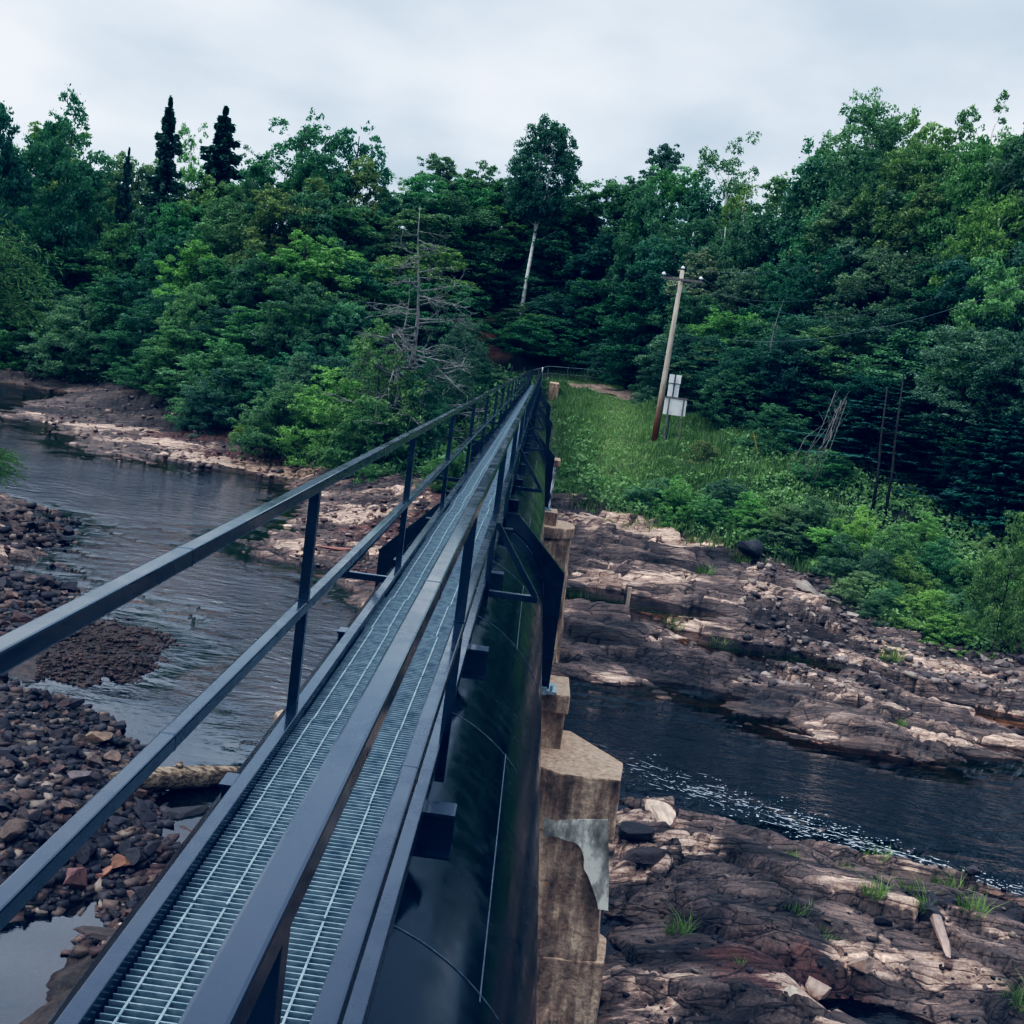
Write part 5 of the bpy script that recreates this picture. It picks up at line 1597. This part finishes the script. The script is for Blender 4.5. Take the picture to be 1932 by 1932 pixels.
rubble(420, (1150, 1560, 1932, 1932, lambda x, y: y > 1540 + .12 * (x - 1150)), .012, .05, 'stone chips lying on the near ledge', 7)

# driftwood log
A, B = zpt(215, 1482, .2), zpt(428, 1512, .1)
t = thing('driftwood_log', 'weathered pale driftwood log lying between stones and pool', 'log', (A[0], A[1], .25))
b = MB()
p = [np.array((A[0], A[1], .30)) + (np.array((B[0], B[1], .16)) - np.array((A[0], A[1], .30))) * f for f in np.linspace(-.05, 1.12, 9)]
b.tube([q - np.array((A[0], A[1], .25)) for q in p], [.13, .19, .20, .21, .22, .20, .19, .17, .12], 14)
q = p[4] - np.array((A[0], A[1], .25))
b.tube([q + np.array((0, 0, .15)), q + np.array((.03, -.02, .27)), q + np.array((.05, -.03, .3))], [.09, .07, .03], 8)
o = b.obj('log_body', LOGWOOD, t, smooth=True)
rough(o, .035, 2, 4, 3)


# ------------------------------------------------------------------ pole, signs, wires, fence
def build_pole():
    B, T = at(1233, 838, 59), at(1288, 510, 59)
    z0 = H(B[0], 59)
    t = thing('utility_pole', 'tall pale wooden utility pole leaning over the grassy bank', 'utility pole', (B[0], 59, z0))
    o0 = np.array((B[0], 59, z0))
    top = np.array((T[0] + .0, 59, T[2])) - o0
    b = MB(); b.tube([(0, 0, -.6), top * .33, top * .66, top], [.165, .15, .13, .105], 12)
    m, nt, bs, ou = mat('pole_wood')
    v = texco(nt, 'Object', (6, 6, .5)); n = tnoise(nt, v, 2.5, 6, .6)
    c = ramp(nt, n, [(.3, (.27, .22, .18)), (.55, (.5, .43, .36)), (.75, (.62, .56, .49))])
    sp = nd(nt, 'ShaderNodeSeparateXYZ', {0: texco(nt)}).outputs[2]
    c = mix(nt, (.24, .085, .03), c, ramp(nt, nd(nt, 'ShaderNodeMapRange', {0: sp, 1: 0., 2: 3.2}).outputs[0], [(.25, (0, 0, 0)), (.95, (1, 1, 1))]))
    nt.links.new(c, bs.inputs['Base Color']); bs.inputs['Roughness'].default_value = .85
    b.obj('pole', m, t, smooth=True)
    ca, cb = at(1248, 522, 58.8) - o0, at(1326, 534, 58.8) - o0
    ca[1] = cb[1] = -.2; mid = (ca + cb) / 2; cb[2] = ca[2] = mid[2] 
    MB().bar(ca, cb, .09, .12).obj('crossarm', GREYWOOD, t, bevel=.01)
    for sx in (-1, 1):
        MB().bar(mid + np.array((sx * .55, 0, -.05)), mid + np.array((sx * .06, 0, -.62)), .03, .02).obj('crossarm_brace', GALV, t)
    ins = []
    for p in (ca + np.array((.1, 0, .06)), cb + np.array((-.12, 0, .06)), top):
        k = MB(); k.tube([p, p + (0, 0, .10)], .02, 6); k.tube([p + (0, 0, .08), p + (0, 0, .13), p + (0, 0, .19), p + (0, 0, .22)], [.115, .11, .06, .02], 10)
        k.obj('insulator', PORCELAIN, t, smooth=True); ins.append(p + o0 + (0, 0, .2))
    return ins, o0 + top


INS, TOP = build_pole()


def wire(a, b, sag, rad, label, n=26):
    a, b = np.array(a), np.array(b)
    t = np.linspace(0, 1, n)
    p = a + (b - a) * t[:, None]; p[:, 2] -= sag * 4 * t * (1 - t)
    o = MB().tube(p, rad, 5).obj('power_line', WIRE, None, smooth=True)
    return tag(o, label, 'power line')


E1, E2, E3, E4 = at(1990, 300, 40), at(1990, 395, 40), at(1990, 462, 40), at(1990, 515, 36)
wire(INS[2], E1, 1.6, .008, 'highest thin power line running right from the pole top')
wire(INS[0], E2, 2.2, .008, 'middle power line running right from the left insulator')
wire(INS[1], E3, 2.2, .008, 'lower power line running right from the right insulator')
wire(at(1370, 640, 56), E4, .8, .016, 'thick dark cable crossing low in the right wood')
wire(INS[0], at(900, 495, 110), 1.0, .007, 'thin power line running left behind the bridge end')
wire(INS[1], at(880, 540, 112), .6, .007, 'second thin power line running left, below the other')
wire(TOP - np.array((0, 0, .75)), at(1330, 632, 61), .0, .009, 'short guy wire slanting down right of the pole')


def build_signs():
    # square board on two legs, seen from behind
    L, R_ = at(1251, 828, 58), at(1279, 834, 58)
    cx = (L[0] + R_[0]) / 2; z0 = min(H(L[0], 58), H(R_[0], 58))
    tl = at(1257, 748, 58); br = at(1290, 786, 58)
    top, bot = tl[2], br[2]; x0, x1 = tl[0] - .05, br[0] + .05
    t = thing('sign_board', 'white square sign board on two legs, seen from behind, beside the pole', 'sign', (cx, 58, z0)); o0 = Vector((cx, 58, z0))
    MB().box(x0 - cx, x1 - cx, -.012, .012, bot - z0, top - z0).obj('panel', WHITEPAINT, t, bevel=.004)
    MB().box(x0 - cx - .03, x1 - cx + .03, -.06, -.0125, top - z0 - .05, top - z0 + .03).obj('top_rail', GREYWOOD, t)
    for f in (.2, .86):
        x = x0 + (x1 - x0) * f - cx
        MB().box(x - .035, x + .035, -.1, -.0605, -.6, top - z0 - .02).obj('leg', GREYWOOD, t)
    t = thing('road_sign', 'two narrow white panels stacked on one post behind the square board', 'sign', (0, 58.4, 0))
    a, b = at(1266, 706, 58.4), at(1280, 748, 58.4)
    x0, x1, zt, zb = a[0] - .04, b[0] - .02, a[2], b[2]
    cx = (x0 + x1) / 2; z0 = H(cx, 58.4); t.location = (cx, 58.4, z0); w = (x1 - x0) / 2
    zm = zt - (zt - zb) * .42
    MB().box(-w - .02, w + .03, -.01, .01, zm - z0 + .015, zt - z0).obj('upper_panel', WHITEPAINT, t, bevel=.003)
    MB().box(-w, w, -.01, .01, zb - z0 - .1, zm - z0 - .015).obj('lower_panel', WHITEPAINT, t, bevel=.003)
    MB().box(-w - .05, w + .05, -.04, -.0105, zm - z0 - .012, zm - z0 + .012).obj('rail', DARKRAIL, t)
    MB().box(-.03, .03, -.09, -.041, -.6, zt - z0 + .02).obj('post', DARKRAIL, t)


build_signs()


def build_fence():
    z = 6.75
    t = thing('pipe_fence', 'low grey pipe fence behind the far end of the bridge', 'fence', (0, 90, z))
    pts = [at(1000, 700, 91), at(1035, 691, 91), at(1110, 697, 90.5), at(1200, 712, 90), at(1262, 722, 89)]
    o0 = np.array((0, 90, z))
    b = MB(); b.tube([p - o0 for p in pts], .035, 6); b.obj('rail', GREYRAIL, t)
    b = MB(); b.tube([p - o0 - (0, 0, .55) for p in pts], .025, 6); b.obj('rail', GREYRAIL, t)
    for i in range(len(pts) - 1):
        for f in (0, .5):
            p = pts[i] + (pts[i + 1] - pts[i]) * f
            MB().tube([(p[0], p[1], H(p[0], p[1]) - .3) - o0, p - o0], .04, 6).obj('post', GREYRAIL, t)
    P = at(1024, 694, 84)
    t = thing('marker_post', 'white upright post at the right hand corner of the bridge end', 'post', (P[0], 84, 6.6))
    MB().tube([(0, 0, -.2), (0, 0, P[2] - 6.6)], .055, 8).obj('post_body', WHITEPAINT, t)
    MB().tube([(0, 0, P[2] - 6.6), (0, 0, P[2] - 6.55)], [.065, .03], 8).obj('post_cap', WHITEPAINT, t)
    for px, py, lab in ((967, 690, 'dark fence post left of the bridge end, the nearer one'), (990, 692, 'dark fence post left of the bridge end, the one beside the railing')):
        P = at(px, py, 87); z0 = H(P[0], 87)
        t = thing('fence_post', lab, 'post', (P[0], 87, z0))
        MB().tube([(0, 0, -.4), (0, 0, max(.8, P[2] - z0))], .06, 8).obj('post_body', DARKRAIL, t)
        MB().bar((-.5, 0, .7), (.5, 0, .7), .04).obj('rail', DARKRAIL, t)
    P = zpt(1183, 1147, 1.0); z0 = H(P[0], P[1])
    t = thing('wooden_stake', 'short weathered wooden stake standing at the rock pool', 'stake', (P[0], P[1], z0))
    MB().box(-.06, .06, -.06, .06, -.3, .72).obj('stake_body', WOODPOLE, t, bevel=.01)
    P, Q = at(1437, 852, 55.5), at(1421, 815, 55.5)
    t = thing('yellow_stake', 'thin yellow stake leaning in the bushes right of the signs', 'stake', tuple(P))
    MB().tube([(0, 0, -.5), tuple(Q - P)], .035, 6).obj('stake_body', YELLOWPAINT, t)


build_fence()


# ------------------------------------------------------------------ daylight: overcast sky
def daylight():
    w = bpy.data.worlds.new('World'); SC.world = w
    w.use_nodes = True
    nt = w.node_tree
    bg = nt.nodes['Background']; out = nt.nodes['World Output']
    el, az = math.radians(52), math.radians(-108)
    sky = nt.nodes.new('ShaderNodeTexSky')
    sky.sky_type = 'NISHITA'; sky.sun_disc = False
    sky.sun_elevation = el; sky.sun_rotation = az
    nt.links.new(sky.outputs[0], bg.inputs[0]); bg.inputs[1].default_value = .10
    tc = nt.nodes.new('ShaderNodeTexCoord')
    sep = nd(nt, 'ShaderNodeSeparateXYZ', {0: tc.outputs['Generated']})
    # stretch the cloud field towards the horizon
    dv = nd(nt, 'ShaderNodeMath', {0: nd(nt, 'ShaderNodeMath', {0: sep.outputs[2], 1: .32}, operation='ADD').outputs[0], 1: .05}, operation='MAXIMUM')
    cv = nd(nt, 'ShaderNodeVectorMath', {0: tc.outputs['Generated'], 1: nd(nt, 'ShaderNodeCombineXYZ', {0: dv.outputs[0], 1: dv.outputs[0], 2: dv.outputs[0]}).outputs[0]}, operation='DIVIDE')
    mp = nd(nt, 'ShaderNodeMapping', {'Vector': cv.outputs[0], 'Location': (3.3, .4, 0), 'Scale': (1, 1, 1)})
    n = nd(nt, 'ShaderNodeTexNoise', {'Vector': mp.outputs[0], 'Scale': 1.5, 'Detail': 6, 'Roughness': .46}).outputs[0]
    c = ramp(nt, n, [(.34, (.52, .62, .74)), (.45, (.73, .81, .905)), (.53, (.87, .91, .98)), (.68, (.95, .97, 1.0))])
    zen = nd(nt, 'ShaderNodeMapRange', {0: sep.outputs[2], 1: .30, 2: 1.0, 3: 1.0, 4: 1.75}).outputs[0]
    b2 = nd(nt, 'ShaderNodeBackground', {'Color': c, 'Strength': zen})
    ms = nd(nt, 'ShaderNodeMixShader', {0: .93, 1: bg.outputs[0], 2: b2.outputs[0]})
    nt.links.new(ms.outputs[0], out.inputs[0])
    s = bpy.data.lights.new('sun', 'SUN'); so = bpy.data.objects.new('sun', s); COL.objects.link(so)
    s.energy = 1.3; s.angle = math.radians(25); s.color = (1.0, .97, .93)
    d = Vector((math.sin(az) * math.cos(el), math.cos(az) * math.cos(el), math.sin(el)))
    so.rotation_euler = d.to_track_quat('Z', 'Y').to_euler()


daylight()
SC.render.engine = 'CYCLES'
SC.cycles.max_bounces = 4; SC.cycles.diffuse_bounces = 2; SC.cycles.glossy_bounces = 2
SC.cycles.transparent_max_bounces = 8; SC.cycles.transmission_bounces = 2
SC.cycles.use_denoising = True
SC.cycles.use_adaptive_sampling = True; SC.cycles.adaptive_threshold = .03; SC.cycles.adaptive_min_samples = 16
SC.cycles.caustics_reflective = False; SC.cycles.caustics_refractive = False
SC.view_settings.view_transform = 'Standard'
SC.view_settings.look = 'None'
SC.view_settings.exposure = 0
# the tone response of the phone picture: deep shadows that go to navy
SC.view_settings.use_curve_mapping = True
cm = SC.view_settings.curve_mapping
for ci, pts in ((0, [(0, 0), (.02, .0035), (.1, .067), (.3, .345), (1, 1)]), (1, [(0, .0005), (.02, .0085), (.1, .079), (.3, .365), (1, 1)]), (2, [(0, .009), (.02, .020), (.1, .102), (.3, .39), (1, 1)])):
    cu = cm.curves[ci]
    cu.points[0].location = pts[0]; cu.points[1].location = pts[-1]
    for p in pts[1:-1]:
        cu.points.new(*p)
cm.update()
